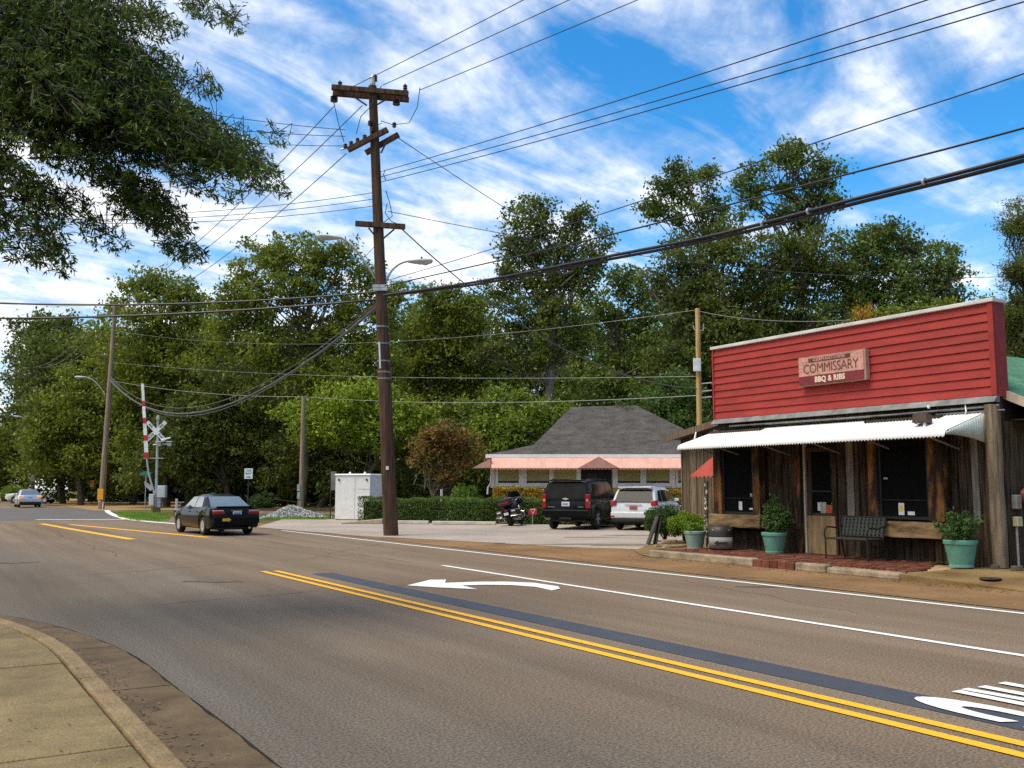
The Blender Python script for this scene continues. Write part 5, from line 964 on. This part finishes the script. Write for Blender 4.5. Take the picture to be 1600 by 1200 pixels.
# ------------------------------------------------------------------ railway crossing signal
xb = g(243, 802); XD = float(np.dot(np.array(xb), _fh)); XT = lambda x, y, f=0.0: at(x, y, XD) - Vector(_fh) * f
X_ = thing('crossing_signal', 'railway crossing mast with white crossbuck, lights and mechanism box', 'crossing signal', xb)
alum = M('aluminium_mast', (.48, .48, .47), rough=.45, metal=.4, var=.12); MB(xb).tube([xb, XT(245, 740), XT(247, 655)], [.09, .085, .075], 12).build('mast', alum, X_, smooth=True)
MB(xb).lathe([(.11, 0), (.13, .1), (.10, .28), (.02, .34)], XT(247, 657), seg=12).build('mast_cap', alum, X_); MB(xb).box(-.25, .25, -.25, .25, 0, .45).xf(Matrix.Translation(xb)).build('foundation', concrete, X_)
cx = XT(245, 674, .12); Rz = Matrix.Rotation(-YAW + .05, 4, 'Z')
for s, (wd1, wd2), m in ((1, ('CROSS', 'ING'), .012), (-1, ('RAIL', 'ROAD'), .03)):
    mm = Matrix.Translation(cx) @ Rz @ Matrix.Rotation(s * R(-46), 4, 'Y'); bl_ = MB(xb).box(-.86, .86, -m - .012, -m, -.125, .125).xf(mm).build('crossbuck_blade', M('sign_white', (.80, .80, .78), rough=.5, var=.04), X_)
    for wd, xo in ((wd1, -.48), (wd2, .48)): text('lettering', wd, .20, blackp, bl_, Matrix.Translation(-xb) @ mm @ frame((xo, -m - .016, 0), (1, 0, 0), (0, 0, 1)), .002, .85, bold=.004)
MB(xb).tube([XT(240, 695, .05), XT(262, 694, .05)], .05, 8).build('light_arm', alum, X_)
for x, f in ((251, .15), (267, .15)):
    lt = MB(xb).lathe([(.001, 0), (.15, 0), (.17, .10), (.17, .26), (.001, .28)], (0, 0, 0), axis='y', seg=16).xf(Matrix.Translation(XT(x, 694, .35)) @ Rz).build('signal_lamp', galv, X_, smooth=True); MB(xb).box(-.2, .2, -.05, .25, .14, .18).xf(Matrix.Translation(XT(x, 694, .35)) @ Rz).build('hood', M('sign_white', (.8, .8, .78)), lt)
MB(xb).tube([XT(254, 688, .2), XT(268, 684, .2)], .05, 6).build('bell', M('sign_white', (.8, .8, .78)), X_); MB(xb).box(-.75, .55, -.1, -.04, -.03, .03).xf(Matrix.Translation(XT(243, 716)) @ Rz).build('gate_keeper', alum, X_)
MB(xb).box(-.25, .25, -.2, .25, -.38, .38).xf(Matrix.Translation(XT(254, 768, .1)) @ Rz).build('mechanism_box', M('box_silver', (.56, .57, .56), rough=.5, var=.15), X_, bevel=.03); MB(xb).box(-.1, .12, -.15, .2, -.45, .3).xf(Matrix.Translation(XT(250, 782, .1)) @ Rz).build('junction_box', galv, X_, bevel=.02)
MB(xb).box(-.22, .1, -.15, .2, -.5, .25).xf(Matrix.Translation(XT(240, 778, .12)) @ Rz).build('motor_housing', M('box_silver', (.5, .5, .5)), X_, bevel=.04)
MB(xb).prism([(-.3, -.28, .35), (.06, -.28, .1), (.25, -.28, -.15), (.1, -.28, -.3), (-.28, -.28, .05)], (0, .06, 0)).xf(Matrix.Translation(XT(235, 760)) @ Rz).build('counterweight', M('dull_silver', (.42, .43, .43), rough=.6, metal=.3), X_); MB(xb).tube([XT(231, 717, .18), XT(234, 740, .18), XT(243, 772, .18)], .06, 8).build('gate_root', alum, X_)
gb = MB(xb); ga = thing('crossing_gate', 'raised red and white striped crossing gate arm', 'crossing gate', XT(231, 716, .2)); go = XT(231, 716, .2); ge = XT(224.5, 600, .2); nseg = 13
sr = M('stripe_red', (.55, .02, .03), rough=.5); sw = M('stripe_white', (.80, .79, .77), rough=.5)
for i in range(nseg):
    a = go.lerp(ge, i / nseg); b = go.lerp(ge, (i + 1) / nseg); r = .13 - .05 * i / nseg; s = Vector(_rt)
    if i % 3 == 0 and i < 12: mt = sr
    else: mt = sw
    MB(go).hexa([a - s * r - Vector(_fh) * .02, a + s * r - Vector(_fh) * .02, a + s * r + Vector(_fh) * .02, a - s * r + Vector(_fh) * .02, b - s * r - Vector(_fh) * .02, b + s * r - Vector(_fh) * .02, b + s * r + Vector(_fh) * .02, b - s * r + Vector(_fh) * .02]).build('red_stripe' if mt is sr else 'white_stripe', mt, ga)
# street name blade, one way, speed limit, marker posts
def sign_post(name, label, px_, py_, top, D=None, r=.03, mat=galv):
    b = g(px_, py_) if D is None else at(px_, 763, D); b.z = 0; t = thing(name, label, 'sign', b, -YAW); MB().tube([(0, 0, 0), (0, 0, top)], r, 8).build('post', mat, t); return t
sn = sign_post('street_name_sign', 'small green street name blade left of the crossing signal', 226, 800, 2.75); MB().box(-.35, .35, -.045, -.03, 2.5, 2.7).build('blade', M('sign_green', (.02, .22, .14), rough=.5), sn)
ow = sign_post('one_way_sign', 'white one way sign on a dark post behind the black sedan', 388, 806, 2.6, D=56, mat=M('dark_post', (.03, .03, .028))); sgw = M('sign_white', (.8, .8, .78))
MB().box(-.24, .24, -.05, -.036, 2.15, 2.75).build('plate', sgw, ow); text('lettering', 'ONE', .17, M('sign_bluegreen', (.10, .30, .30)), ow, frame((0, -.052, 2.62), (1, 0, 0), (0, 0, 1)), .002, .9, bold=.004); text('lettering', 'WAY', .17, blackp, ow, frame((0, -.052, 2.45), (1, 0, 0), (0, 0, 1)), .002, .9, bold=.004)
MB().prism([(-.14, -.054, 2.27), (.04, -.054, 2.27), (.04, -.054, 2.31), (.15, -.054, 2.25), (.04, -.054, 2.19), (.04, -.054, 2.23), (-.14, -.054, 2.23)], (0, .004, 0)).build('arrow', blackp, ow)
sl = sign_post('speed_sign', 'square grey speed sign reading 30 beyond the silver car', 49, 790, 3.1, D=97, mat=M('dark_post', (.03, .03, .028))); MB().box(-.34, .34, -.06, -.04, 2.35, 3.1).build('plate', M('sign_dull', (.30, .29, .24), rough=.6), sl); text('lettering', '30', .42, blackp, sl, frame((0, -.064, 2.58), (1, 0, 0), (0, 0, 1)), .002, .9, bold=.01); text('lettering', 'SPEED', .15, blackp, sl, frame((0, -.064, 2.95), (1, 0, 0), (0, 0, 1)), .002, .9)
bs = sign_post('sign_back', 'unpainted sign seen from behind on a brown post left of the cabinet', 517, 805, 2.2, D=52, mat=wood_dark); MB().hexa([(-.02, -.02, 1.5), (.30, -.12, 1.5), (.32, -.10, 1.5), (0, .0, 1.5), (-.02, -.02, 2.5), (.30, -.12, 2.5), (.32, -.10, 2.5), (0, .0, 2.5)]).build('plate', M('sign_back_metal', (.16, .15, .13), rough=.6), bs)
for x, y, lab in ((275, 806, 'thin white marker post just left of the black sedan'), (690, 812, 'small white marker post above the hedge')):
    b = g(x, y) if y < 810 else at(x, 763, 50.5); b.z = 0; o = MB().box(-.06, .06, -.02, .02, 0, 1.0 if y < 810 else 1.55).build('marker_post', M('white_plastic', (.7, .7, .68))); o.location = b; tag(o, lab, 'post')
ob = at(144, 755, 98); o = thing('orange_sign', 'small orange sign deep under the trees left of the pale pole', 'sign', (ob.x, ob.y, 0), -YAW); MB().tube([(0, 0, 0), (0, 0, 2)], .04, 6).build('post', wood_dark, o); MB().box(-.2, .2, -.06, -.04, 1.7, 2.4).build('plate', M('orange_plate', (.7, .25, .03)), o)
# ------------------------------------------------------------------ trees
barkm = M('bark', (.115, .085, .060), rough=.95, var=.4, scale=3, stretch=(3, 3, .6), bump=.8, bscale=12, spec=.1); bark_pale = M('pale_bark', (.21, .175, .13), rough=.95, var=.35, scale=3, stretch=(3, 3, .6), bump=.6, bscale=12, spec=.1)
def tree(name, label, D, trunk_px, blobs, leafmat, size=.30, dens=1.0, seed=1, bark=barkm, r0=.28, group='trees behind the road and lot', clump=None, airy=.5, fork=.45, base_y=None, aspect=.55, depth=.85, cat='tree'):
    """blobs: (px, py, radius px) of the lobes of the crown as they stand D metres ahead; each lobe is filled with leaf clumps"""
    size = .0041 * D; clump = clump or .0115 * D
    q = np.random.RandomState(seed); s = D / FPX; b = at(trunk_px, 763, D); b = Vector((b.x, b.y, 0)); t = thing(name, label, cat, b, 0, group)
    C_ = []; m = MB(b); allc = []
    tops = sorted(blobs, key=lambda k: k[1]); top = tops[len(tops) // 3]
    tz = at(top[0], top[1], D); fk = b.lerp(tz, fork); fk.x += q.normal(0, .3); fk.y += q.normal(0, .3)
    m.tube([b - Vector((0, 0, .2)), b.lerp(fk, .33) + Vector(q.normal(0, .12, 3)), b.lerp(fk, .7) + Vector(q.normal(0, .15, 3)), fk, fk.lerp(tz, .5) + Vector(q.normal(0, .3, 3)), tz], [r0 * 1.25, r0 * .95, r0 * .85, r0 * .72, r0 * .42, r0 * .1], 9)
    more = [(bx + q.normal(0, .75) * br, by + q.normal(0, .6) * br, br * q.uniform(.3, .55)) for bx, by, br in blobs for _ in range(2)]
    for bx, by, br in list(blobs) + more:
        r = br * s; dz = q.uniform(-1, 1) * depth * min(r, 3) ; c = np.array(at(bx, by, D + dz))
        n = max(5, int(dens * 11 * (r / clump) ** 2)); d = q.normal(size=(n, 3)) * .56; d *= np.minimum(1, 1.25 / (np.linalg.norm(d, axis=1) + 1e-6))[:, None]; d[:, 2] *= .85; cc = c + d * r
        cc = cc[cc[:, 2] > .4]; allc.append(cc); e = Vector(c); st_ = b.lerp(fk, q.uniform(.55, 1.0)) if e.z < fk.z + 2 else fk.lerp(tz, q.uniform(.05, .8))
        mid = st_.lerp(e, .55) + Vector((0, 0, r * .12)) + Vector(q.normal(0, .15, 3)); m.tube([st_, st_.lerp(mid, .5) + Vector(q.normal(0, .35, 3)), mid, mid.lerp(e, .5) + Vector(q.normal(0, .3, 3)), e], [r0 * .28, r0 * .22, r0 * .17, r0 * .12, r0 * .06], 6)
        for k in range(min(len(cc), 9)):
            p = Vector(cc[q.randint(len(cc))]); m.tube([e.lerp(mid, q.uniform(0, .5)), p], [r0 * .08, .015], 4, False)
    m.build('trunk', bark, t, smooth=True)
    cc = np.concatenate(allc); per = 32; cl = np.repeat(cc, per, 0); rr = clump * q.uniform(.55, 1.1, len(cc)); off = np.clip(q.normal(size=(len(cl), 3)) * .55, -1.3, 1.3) * np.repeat(rr, per)[:, None]; off[:, 2] *= .62
    P_ = cl + off; P_ = P_[P_[:, 2] > .15]
    np_mesh('crown', leaf_quads(P_ - np.array(b), size, aspect, q, droop=.25), 4, leafmat, t); return t
G1 = LEAF('leaf_oak_far', (.050, .066, .014), (.064, .074, .012)); G2 = LEAF('leaf_mid', (.064, .086, .010), (.090, .104, .010)); G3 = LEAF('leaf_bright', (.115, .165, .014), (.135, .165, .016)); G4 = LEAF('leaf_deep', (.042, .058, .011), (.058, .072, .011)); G5 = LEAF('leaf_blue', (.046, .070, .014), (.062, .086, .014)); G6 = LEAF('leaf_russet', (.130, .068, .018), (.085, .075, .016)); G7 = LEAF('leaf_yellow', (.085, .100, .012), (.11, .11, .012))
tree('evergreen_tree', 'tall dark tree at far left standing behind the transformer pole', 112, 95, [(62, 515, 24), (95, 505, 22), (50, 560, 32), (100, 550, 34), (135, 530, 22), (40, 610, 30), (85, 610, 38), (125, 590, 32), (30, 660, 36), (75, 670, 40), (110, 640, 36), (60, 520, 16), (20, 700, 36)], G4, .34, 1.3, 1, r0=.4)
tree('broadleaf_tree', 'low spreading tree at the left edge of the frame beside the road', 120, 10, [(-25, 700, 40), (10, 720, 44), (-20, 740, 40), (40, 735, 34)], G2, .36, 1.0, 2)
tree('broadleaf_tree', 'olive green tree over the road between the two left poles', 92, 128, [(112, 590, 24), (120, 620, 38), (95, 655, 40), (140, 660, 36), (75, 690, 36), (110, 700, 40), (150, 620, 28), (55, 715, 30), (140, 715, 34)], G2, .30, 1.0, 3)
tree('broadleaf_tree', 'full green tree right of the pale pole behind the crossing signal', 84, 262, [(240, 440, 26), (215, 455, 24), (270, 450, 26), (300, 470, 30), (215, 500, 40), (265, 500, 44), (320, 510, 36), (200, 560, 42), (255, 565, 48), (310, 570, 48), (205, 620, 40), (265, 635, 50), (330, 640, 48), (225, 690, 42), (300, 700, 46)], G2, .30, .95, 4)
tree('broadleaf_tree', 'tallest broad green tree behind the left street lamp with sky showing through', 74, 470, [(440, 395, 28), (420, 405, 28), (470, 385, 22), (390, 425, 28), (500, 400, 30), (540, 395, 22), (440, 440, 42), (395, 465, 34), (520, 440, 36), (570, 430, 26), (590, 460, 24), (360, 480, 30), (420, 500, 34), (540, 490, 30), (480, 450, 26), (350, 525, 34), (410, 550, 36), (510, 545, 30), (560, 530, 32), (600, 500, 24), (620, 470, 18), (470, 525, 26), (505, 515, 24), (450, 590, 36), (500, 600, 38), (550, 580, 36), (400, 600, 36), (600, 560, 30)], G2, .28, .85, 5, fork=.5)
tree('broadleaf_tree', 'deep green understorey tree behind the black sedan', 80, 360, [(350, 600, 46), (400, 610, 44), (440, 640, 44), (340, 660, 48), (390, 680, 50), (300, 720, 44), (360, 735, 44), (430, 715, 44), (270, 690, 40), (470, 690, 40), (220, 740, 34)], G4, .32, 1.1, 6)
tree('broadleaf_tree', 'bright yellow-green tree behind the short wooden pole', 69, 520, [(545, 615, 28), (590, 620, 30), (500, 640, 30), (470, 640, 20), (550, 650, 36), (610, 650, 34), (640, 640, 24), (520, 670, 30), (590, 680, 34), (560, 690, 30), (655, 670, 22), (480, 670, 24)], G3, .26, .9, 7, r0=.22)
tree('broadleaf_tree', 'dark tree with visible trunk behind the cabinet', 76, 497, [(470, 700, 40), (520, 690, 40), (560, 715, 40), (610, 715, 40), (640, 730, 40), (520, 745, 30), (600, 750, 34), (440, 750, 30)], G4, .30, 1.1, 8)
tree('broadleaf_tree', 'rounded olive tree to the right of the dark pole', 82, 705, [(700, 470, 24), (675, 490, 28), (735, 480, 28), (655, 520, 28), (700, 520, 40), (745, 515, 32), (650, 560, 32), (690, 570, 42), (740, 565, 38), (660, 610, 38), (710, 620, 44), (760, 610, 34), (690, 660, 44), (740, 660, 40)], G2, .30, 1.0, 9)
tree('broadleaf_tree', 'tall slender tree with twin tops and pale trunk behind the house', 70, 850, [(828, 330, 24), (815, 345, 26), (850, 355, 22), (905, 335, 18), (905, 360, 22), (925, 395, 22), (820, 390, 34), (865, 400, 30), (905, 420, 28), (800, 430, 26), (840, 440, 34), (890, 455, 30), (800, 475, 26), (780, 450, 14), (930, 430, 14), (850, 490, 30), (800, 515, 30), (900, 500, 22), (780, 545, 26), (870, 540, 22), (820, 560, 26)], G4, .26, .9, 10, bark=bark_pale, r0=.36, fork=.62, airy=.6)
tree('broadleaf_tree', 'mid green tree filling between the slender tree and the twin-topped trees', 80, 965, [(975, 440, 26), (945, 470, 24), (1000, 460, 30), (960, 505, 34), (1010, 510, 36), (1045, 480, 30), (940, 560, 28), (985, 565, 40), (1030, 570, 40), (960, 620, 40), (1020, 630, 40), (900, 620, 34), (940, 600, 26)], G5, .28, .85, 11)
tree('broadleaf_tree', 'tall sparse tree with flat spreading top above the slim pole', 68, 1110, [(1070, 270, 16), (1095, 275, 18), (1045, 290, 20), (1075, 300, 24), (1110, 305, 22), (1020, 315, 16), (1050, 325, 20), (1095, 335, 22), (1125, 320, 14), (1012, 335, 12), (1080, 360, 18), (1110, 365, 14)], G5, .25, .62, 12, r0=.24, fork=.6, airy=.62)
tree('broadleaf_tree', 'tallest sparse tree with open crown behind the red false front', 64, 1222, [(1245, 228, 14), (1215, 240, 16), (1265, 240, 18), (1190, 262, 16), (1235, 262, 22), (1280, 265, 20), (1160, 285, 14), (1210, 290, 20), (1260, 295, 24), (1300, 285, 18), (1180, 300, 16), (1235, 325, 22), (1285, 320, 20), (1310, 310, 12), (1200, 340, 16), (1250, 350, 20)], G5, .24, .55, 13, r0=.30, fork=.62, airy=.65)
tree('broadleaf_tree', 'massive dark tree behind the slim pole and left end of the false front', 60, 1190, [(1060, 400, 28), (1110, 400, 28), (1160, 395, 34), (1215, 390, 34), (1270, 385, 32), (1040, 445, 32), (1090, 450, 40), (1150, 450, 44), (1210, 450, 44), (1270, 440, 42), (1320, 420, 34), (1070, 510, 44), (1130, 515, 46), (1200, 510, 46), (1270, 500, 46), (1330, 480, 40), (1060, 575, 40), (1110, 585, 40), (1060, 630, 36), (1100, 640, 30), (1180, 580, 50), (1260, 570, 50), (1025, 600, 30), (1140, 355, 20)], G4, .28, 1.0, 14, r0=.45)
tree('broadleaf_tree', 'wide green tree behind the right half of the false front', 61, 1400, [(1385, 360, 20), (1360, 375, 24), (1410, 375, 24), (1340, 400, 28), (1385, 410, 34), (1430, 400, 28), (1465, 415, 24), (1490, 400, 14), (1500, 425, 12), (1410, 440, 34), (1460, 445, 30), (1360, 450, 34), (1490, 460, 20), (1400, 490, 40), (1450, 490, 36), (1330, 450, 30)], G5, .26, .9, 15)
tree('broadleaf_tree', 'yellow-green leafy treetop just above the roof cap of the false front', 40, 1385, [(1360, 508, 20), (1400, 500, 18), (1440, 488, 16), (1470, 480, 14), (1330, 525, 18), (1420, 530, 36), (1370, 545, 36)], G2, .20, .9, 16, r0=.16)
tree('pine_tree', 'dark pine at the right edge of the frame beyond the green roof', 48, 1640, [(1588, 345, 22), (1578, 360, 12), (1596, 420, 20), (1590, 520, 24), (1580, 560, 20), (1610, 360, 28), (1580, 430, 10), (1600, 440, 26), (1630, 400, 40), (1575, 490, 12), (1595, 500, 22), (1585, 540, 20), (1615, 520, 40), (1650, 460, 50), (1600, 575, 30), (1575, 570, 14), (1650, 560, 50), (1590, 470, 14)], G4, .22, 2.6, 17, aspect=.22)
tree('small_tree', 'small russet-leaved tree with slim stems behind the hedge', 51, 690, [(690, 675, 18), (670, 685, 16), (715, 680, 18), (660, 700, 14), (690, 700, 22), (725, 700, 14), (680, 725, 14), (710, 725, 14), (700, 745, 9)], G6, .15, .95, 18, bark=bark_pale, r0=.09, fork=.6)
tree('broadleaf_tree', 'light green tree leaning over the left end of the house roof', 63, 800, [(830, 650, 24), (800, 655, 28), (770, 665, 26), (860, 640, 20), (785, 690, 26), (750, 680, 24), (820, 680, 24), (745, 640, 24), (790, 625, 24), (755, 710, 20), (850, 665, 18)], G3 if False else LEAF('leaf_fresh', (.080, .120, .014), (.10, .13, .014)), .24, .9, 19, r0=.2)
tree('broadleaf_tree', 'dark tree filling the gap behind the russet tree', 72, 650, [(650, 700, 36), (700, 690, 36), (740, 720, 34), (690, 735, 34), (640, 745, 30), (740, 750, 26), (770, 745, 30)], G4, .28, 1.1, 20)
tree('broadleaf_tree', 'dark bough tree hanging over the right end of the house roof', 54, 1075, [(1040, 640, 26), (1065, 655, 26), (1020, 620, 26), (1075, 620, 26), (1050, 600, 26), (1100, 660, 24), (1090, 690, 22)], LEAF('leaf_over', (.044, .075, .014)), .24, 1.0, 21, r0=.16)
c = at(731, 763, 50); bush('shrub', 'leafy green shrub between the russet tree and the house', (c.x, c.y, 0), 1.1, 1.0, .95, LEAF('leaf_house_shrub', (.060, .105, .013), isl=.4), 7000, .11, 51, zbase=.1)
for k, (x, D, r, h, lab) in enumerate(((330, 66, .9, .7, 'low green bush just left of the sedan bonnet'), (410, 64, 1.0, .8, 'low dark bush to the right of the sedan roof'), (20, 105, 1.4, 1.2, 'green roadside bush left of the silver car'))):
    c = at(x, 763, D); bush('shrub', lab, (c.x, c.y, 0), r, r, h, LEAF('leaf_low%d' % k, ((.09, .12, .014), (.03, .05, .012), (.09, .13, .015))[k], isl=.4), 3500, .13, 60 + k)
qb = np.random.RandomState(123); bk = 0
for x in list(range(100, 1190, 108)) + [1580, 1690]:
    top = 548 + qb.uniform(-24, 18) - (26 if x > 560 else 0); bl = []
    for k in range(14):
        u = k / 13; bl.append((x + qb.uniform(-62, 62) * (.45 + .55 * math.sin(math.pi * min(1, .25 + u))), top + u * (735 - top), 32 + 16 * math.sin(math.pi * (.2 + .7 * u))))
    tree('woodland_tree', 'dark back-row woodland tree ' + ('behind the far transformer pole', 'directly behind the crossbuck', 'above the black sedan', 'just left of the short wooden pole', 'between the short pole and the dark pole', 'just right of the dark utility pole', 'left of the slender twin-topped tree', 'behind the slender twin-topped tree', 'just right of the slender twin-topped tree', 'left of the slim two-tone pole', 'behind the left end of the false front', 'behind the green roof', 'at the right edge behind the pine')[bk], 96 + qb.uniform(-3, 8), x, bl, (G4, G2, G5)[bk % 3], .42, .75, 200 + bk, group='back row of the wood'); bk += 1
c = at(1348, 492, 37.5); fl = thing('flowering_shoot', 'few orange leaves showing just above the roof cap of the false front', 'shoot', (c.x, c.y, 0), 0); qf = np.random.RandomState(6)
np_mesh('leaves', leaf_quads(np.array([at(1348 + qf.normal(0, 11), 490 + qf.normal(0, 8), 37.5 + qf.normal(0, .2)) for _ in range(260)]) - np.array([c.x, c.y, 0]), .11, .6, qf), 4, LEAF('leaf_orange_shoot', (.36, .17, .01), gain=1.2), fl); MB((c.x, c.y, 0)).tube([(c.x, c.y, 0), c], [.05, .015], 6).build('stem', barkm, fl)
# far woodland closing the view ahead: nobody could count it
q = np.random.RandomState(77); n = 60000
def wood_mass(name, label, az0, az1, d0, d1, hmin, hmax, n, size, mat, kind='woodland'):
    az = q.uniform(R(az0), R(az1), n); d = q.uniform(d0, d1, n); hh = hmin + (hmax - hmin) * (.5 + .25 * np.sin(az * 23) + .15 * np.sin(az * 61 + 1) + .1 * np.sin(az * 140 + 2)); z = q.uniform(0, 1, n) ** .8 * hh
    c = np.stack([np.sin(az) * d, np.cos(az) * d, z], 1); c = c[(c[:, 0] < -6) | (c[:, 0] > 16)]
    return tag(np_mesh(name, leaf_quads(c, size, .7, q), 4, mat), label, kind, kind='stuff')
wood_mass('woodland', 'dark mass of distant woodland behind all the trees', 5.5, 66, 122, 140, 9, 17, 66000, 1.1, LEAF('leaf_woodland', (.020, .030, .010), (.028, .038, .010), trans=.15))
wood_mass('woodland', 'unseen ring of wood behind the camera added to darken reflections and porch', 70, 352, 46, 66, 7, 13, 34000, 1.7, LEAF('leaf_behind', (.026, .040, .011), trans=.15))  # never in view: trees added to dim the porch and the car reflections
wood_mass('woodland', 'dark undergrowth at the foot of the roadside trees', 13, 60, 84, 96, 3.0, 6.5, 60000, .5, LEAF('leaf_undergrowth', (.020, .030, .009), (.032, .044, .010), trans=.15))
# ------------------------------------------------------------------ willow oak reaching in from the left: limbs, twigs, sprays of narrow leaves
q = np.random.RandomState(9); ob_ = Vector((-6.2, 9.6, .1))
ok = thing('willow_oak', 'willow oak boughs with narrow leaves hanging into the upper left corner', 'tree', ob_)
lm = MB(ob_); crown_top = Vector((-5.6, 9.9, 5.5)); lm.tube([ob_, ob_.lerp(crown_top, .5) + Vector((.1, 0, 0)), crown_top, crown_top + Vector((.3, .4, 4.5))], [.42, .33, .28, .12], 12)
lobes = [(20, 70, 90, 60, .8, .9), (110, 40, 90, 50, .8, .9), (150, 150, 120, 70, .7, 1.0), (20, 170, 70, 40, .6, .8), (250, 230, 90, 40, .6, .9), (100, 200, 90, 40, .6, .9), (330, 215, 60, 34, .6, .7), (40, 40, 110, 75, 1.0, 0), (130, 90, 105, 70, 1.1, .4), (60, 130, 110, 55, 1.0, -.4), (200, 150, 90, 55, 1.1, .2), (265, 195, 85, 48, 1.1, -.2), (170, 215, 100, 34, .9, .5), (310, 235, 80, 34, 1.0, .1), (380, 245, 55, 30, .75, .3), (235, 110, 55, 38, .9, .6), (50, 215, 75, 22, .55, -.5), (130, 255, 85, 24, .75, .2), (205, 295, 62, 26, .9, .3), (255, 340, 48, 26, 1.0, .4), (290, 392, 34, 18, .9, .5), (215, 330, 44, 24, .7, .2), (320, 292, 70, 16, .4, -.1), (405, 275, 42, 28, .45, .2), (442, 296, 18, 10, .4, .2), (320, 15, 46, 20, .45, .8), (368, 35, 20, 18, .5, .8), (318, 135, 32, 16, .5, .6), (40, 320, 60, 45, .42, -.3), (85, 405, 36, 26, .5, -.1), (15, 270, 60, 26, .6, -.4), (100, 320, 60, 32, .5, .1), (165, 372, 40, 22, .4, .2), (240, 35, 50, 28, .6, .7), (165, 10, 75, 34, .9, .4), (-40, 150, 80, 150, .9, 0), (30, 395, 40, 20, .35, -.3), (60, 365, 50, 26, .5, -.2), (-60, 330, 70, 80, .6, 0), (430, 215, 20, 14, .3, .3)]
V = []; tw = MB(ob_); D0 = 11.5
for (x, y, rx, ry, dn, dd) in lobes:
    c = at(x, y, D0 + dd); cl_ = at(x, y, D0 + dd + 1.1); st_ = crown_top + Vector((0, 0, q.uniform(-.6, 1.6))); mid = st_.lerp(cl_, .55) + Vector((0, 0, .35)); 
    if rx * ry > 5200: lm.tube([st_, st_.lerp(mid, .5) + Vector(q.normal(0, .12, 3)), mid, mid.lerp(cl_, .5) + Vector(q.normal(0, .1, 3)), cl_], [.035, .027, .02, .012, .005], 6)
    n = int(dn * rx * ry * .135); s = D0 / FPX
    a = q.uniform(0, 2 * np.pi, n); rr = np.sqrt(q.uniform(0, 1, n)); dx, dy = rr * np.cos(a) * rx, rr * np.sin(a) * ry; dy += dx * .28
    for i in range(n):
        p = at(x + dx[i], y + dy[i], D0 + dd + q.normal(0, .5)); o_ = p - c; tdir = (Vector((o_.x, o_.y, 0)) * .5 + Vector(_rt) * .5 + Vector((0, 0, -.55)) + Vector(q.normal(0, .45, 3))).normalized()
        tl = q.uniform(.14, .34); base = p - tdir * tl
        if i % 3 == 0: tw.tube([base - (base - c).normalized() * min(.5, (base - c).length) + Vector((0, 0, .05)), base, p], [.008, .005, .003], 3, False)
        for j in range(9):
            u = q.uniform(.1, 1.0) if j > 3 else 1.0; b0 = np.array(base.lerp(p, u)); d = np.array(tdir) * .55 + q.normal(0, .55, 3) + np.array([0, 0, -.18]); d /= np.linalg.norm(d); w = np.cross(d, q.normal(size=3)); w /= np.linalg.norm(w) + 1e-9; l_ = q.uniform(.055, .11); w *= l_ * .115
            V += [b0, b0 + d * l_ * .45 + w, b0 + d * l_, b0 + d * l_ * .45 - w]
lm.build('limbs', M('oak_bark', (.05, .04, .03), rough=.95, var=.3), ok, smooth=True); tw.build('twigs', M('twig', (.05, .04, .03), rough=.9), ok)
np_mesh('crown', np.array(V) - np.array(ob_), 4, LEAF('leaf_willow_oak', (.036, .070, .008), (.055, .082, .008), isl=.5, trans=.38, sc=.9, gain=1.35), ok)

# ------------------------------------------------------------------ litter: fallen leaves in the gutter and along the verge
q = np.random.RandomState(15)
def litter(label, pts, size, col):
    n = len(pts); a = q.uniform(0, 6.283, n); c = np.array(pts); u = np.stack([np.cos(a), np.sin(a), q.normal(0, .15, n)], 1) * size * q.uniform(.6, 1.3, n)[:, None]; v = np.stack([-np.sin(a), np.cos(a), q.normal(0, .25, n)], 1) * size * .4
    V_ = np.stack([c - u, c + v, c + u, c - v], 1).reshape(-1, 3); return tag(np_mesh('fallen_leaves', V_, 4, LEAF('litter_' + label[:6], col, isl=.6, trans=0, gain=1.0)), label, 'leaves', kind='stuff')
pts = []
for _ in range(420): y = q.uniform(3, 14); pts.append((kx(y, 1.36) + abs(q.normal(0, .12)), y, .016))
for _ in range(90): y = q.uniform(3, 13); pts.append((q.uniform(-2, 1.25), y, .142))
litter('brown leaves and bits lying along the near gutter', pts, .022, (.12, .075, .035))
pts = [(14.66 - abs(q.normal(0, .22)), q.uniform(6, 18.2), .016) for _ in range(700)] + [(q.uniform(12.8, 14.6), q.uniform(5, 40), .016) for _ in range(500)]
litter('dry leaves and grit along the foot of the brick walk', pts, .028, (.17, .11, .05))
pts = [(q.uniform(14.7, 17), q.uniform(4, 10.9), WZ + .004) for _ in range(160)] + [(16.95 - abs(q.normal(0, .1)), q.uniform(11, 17.5), WZ + .014) for _ in range(200)]
litter('scraps of dry leaf at the foot of the restaurant wall', pts, .028, (.20, .13, .06))
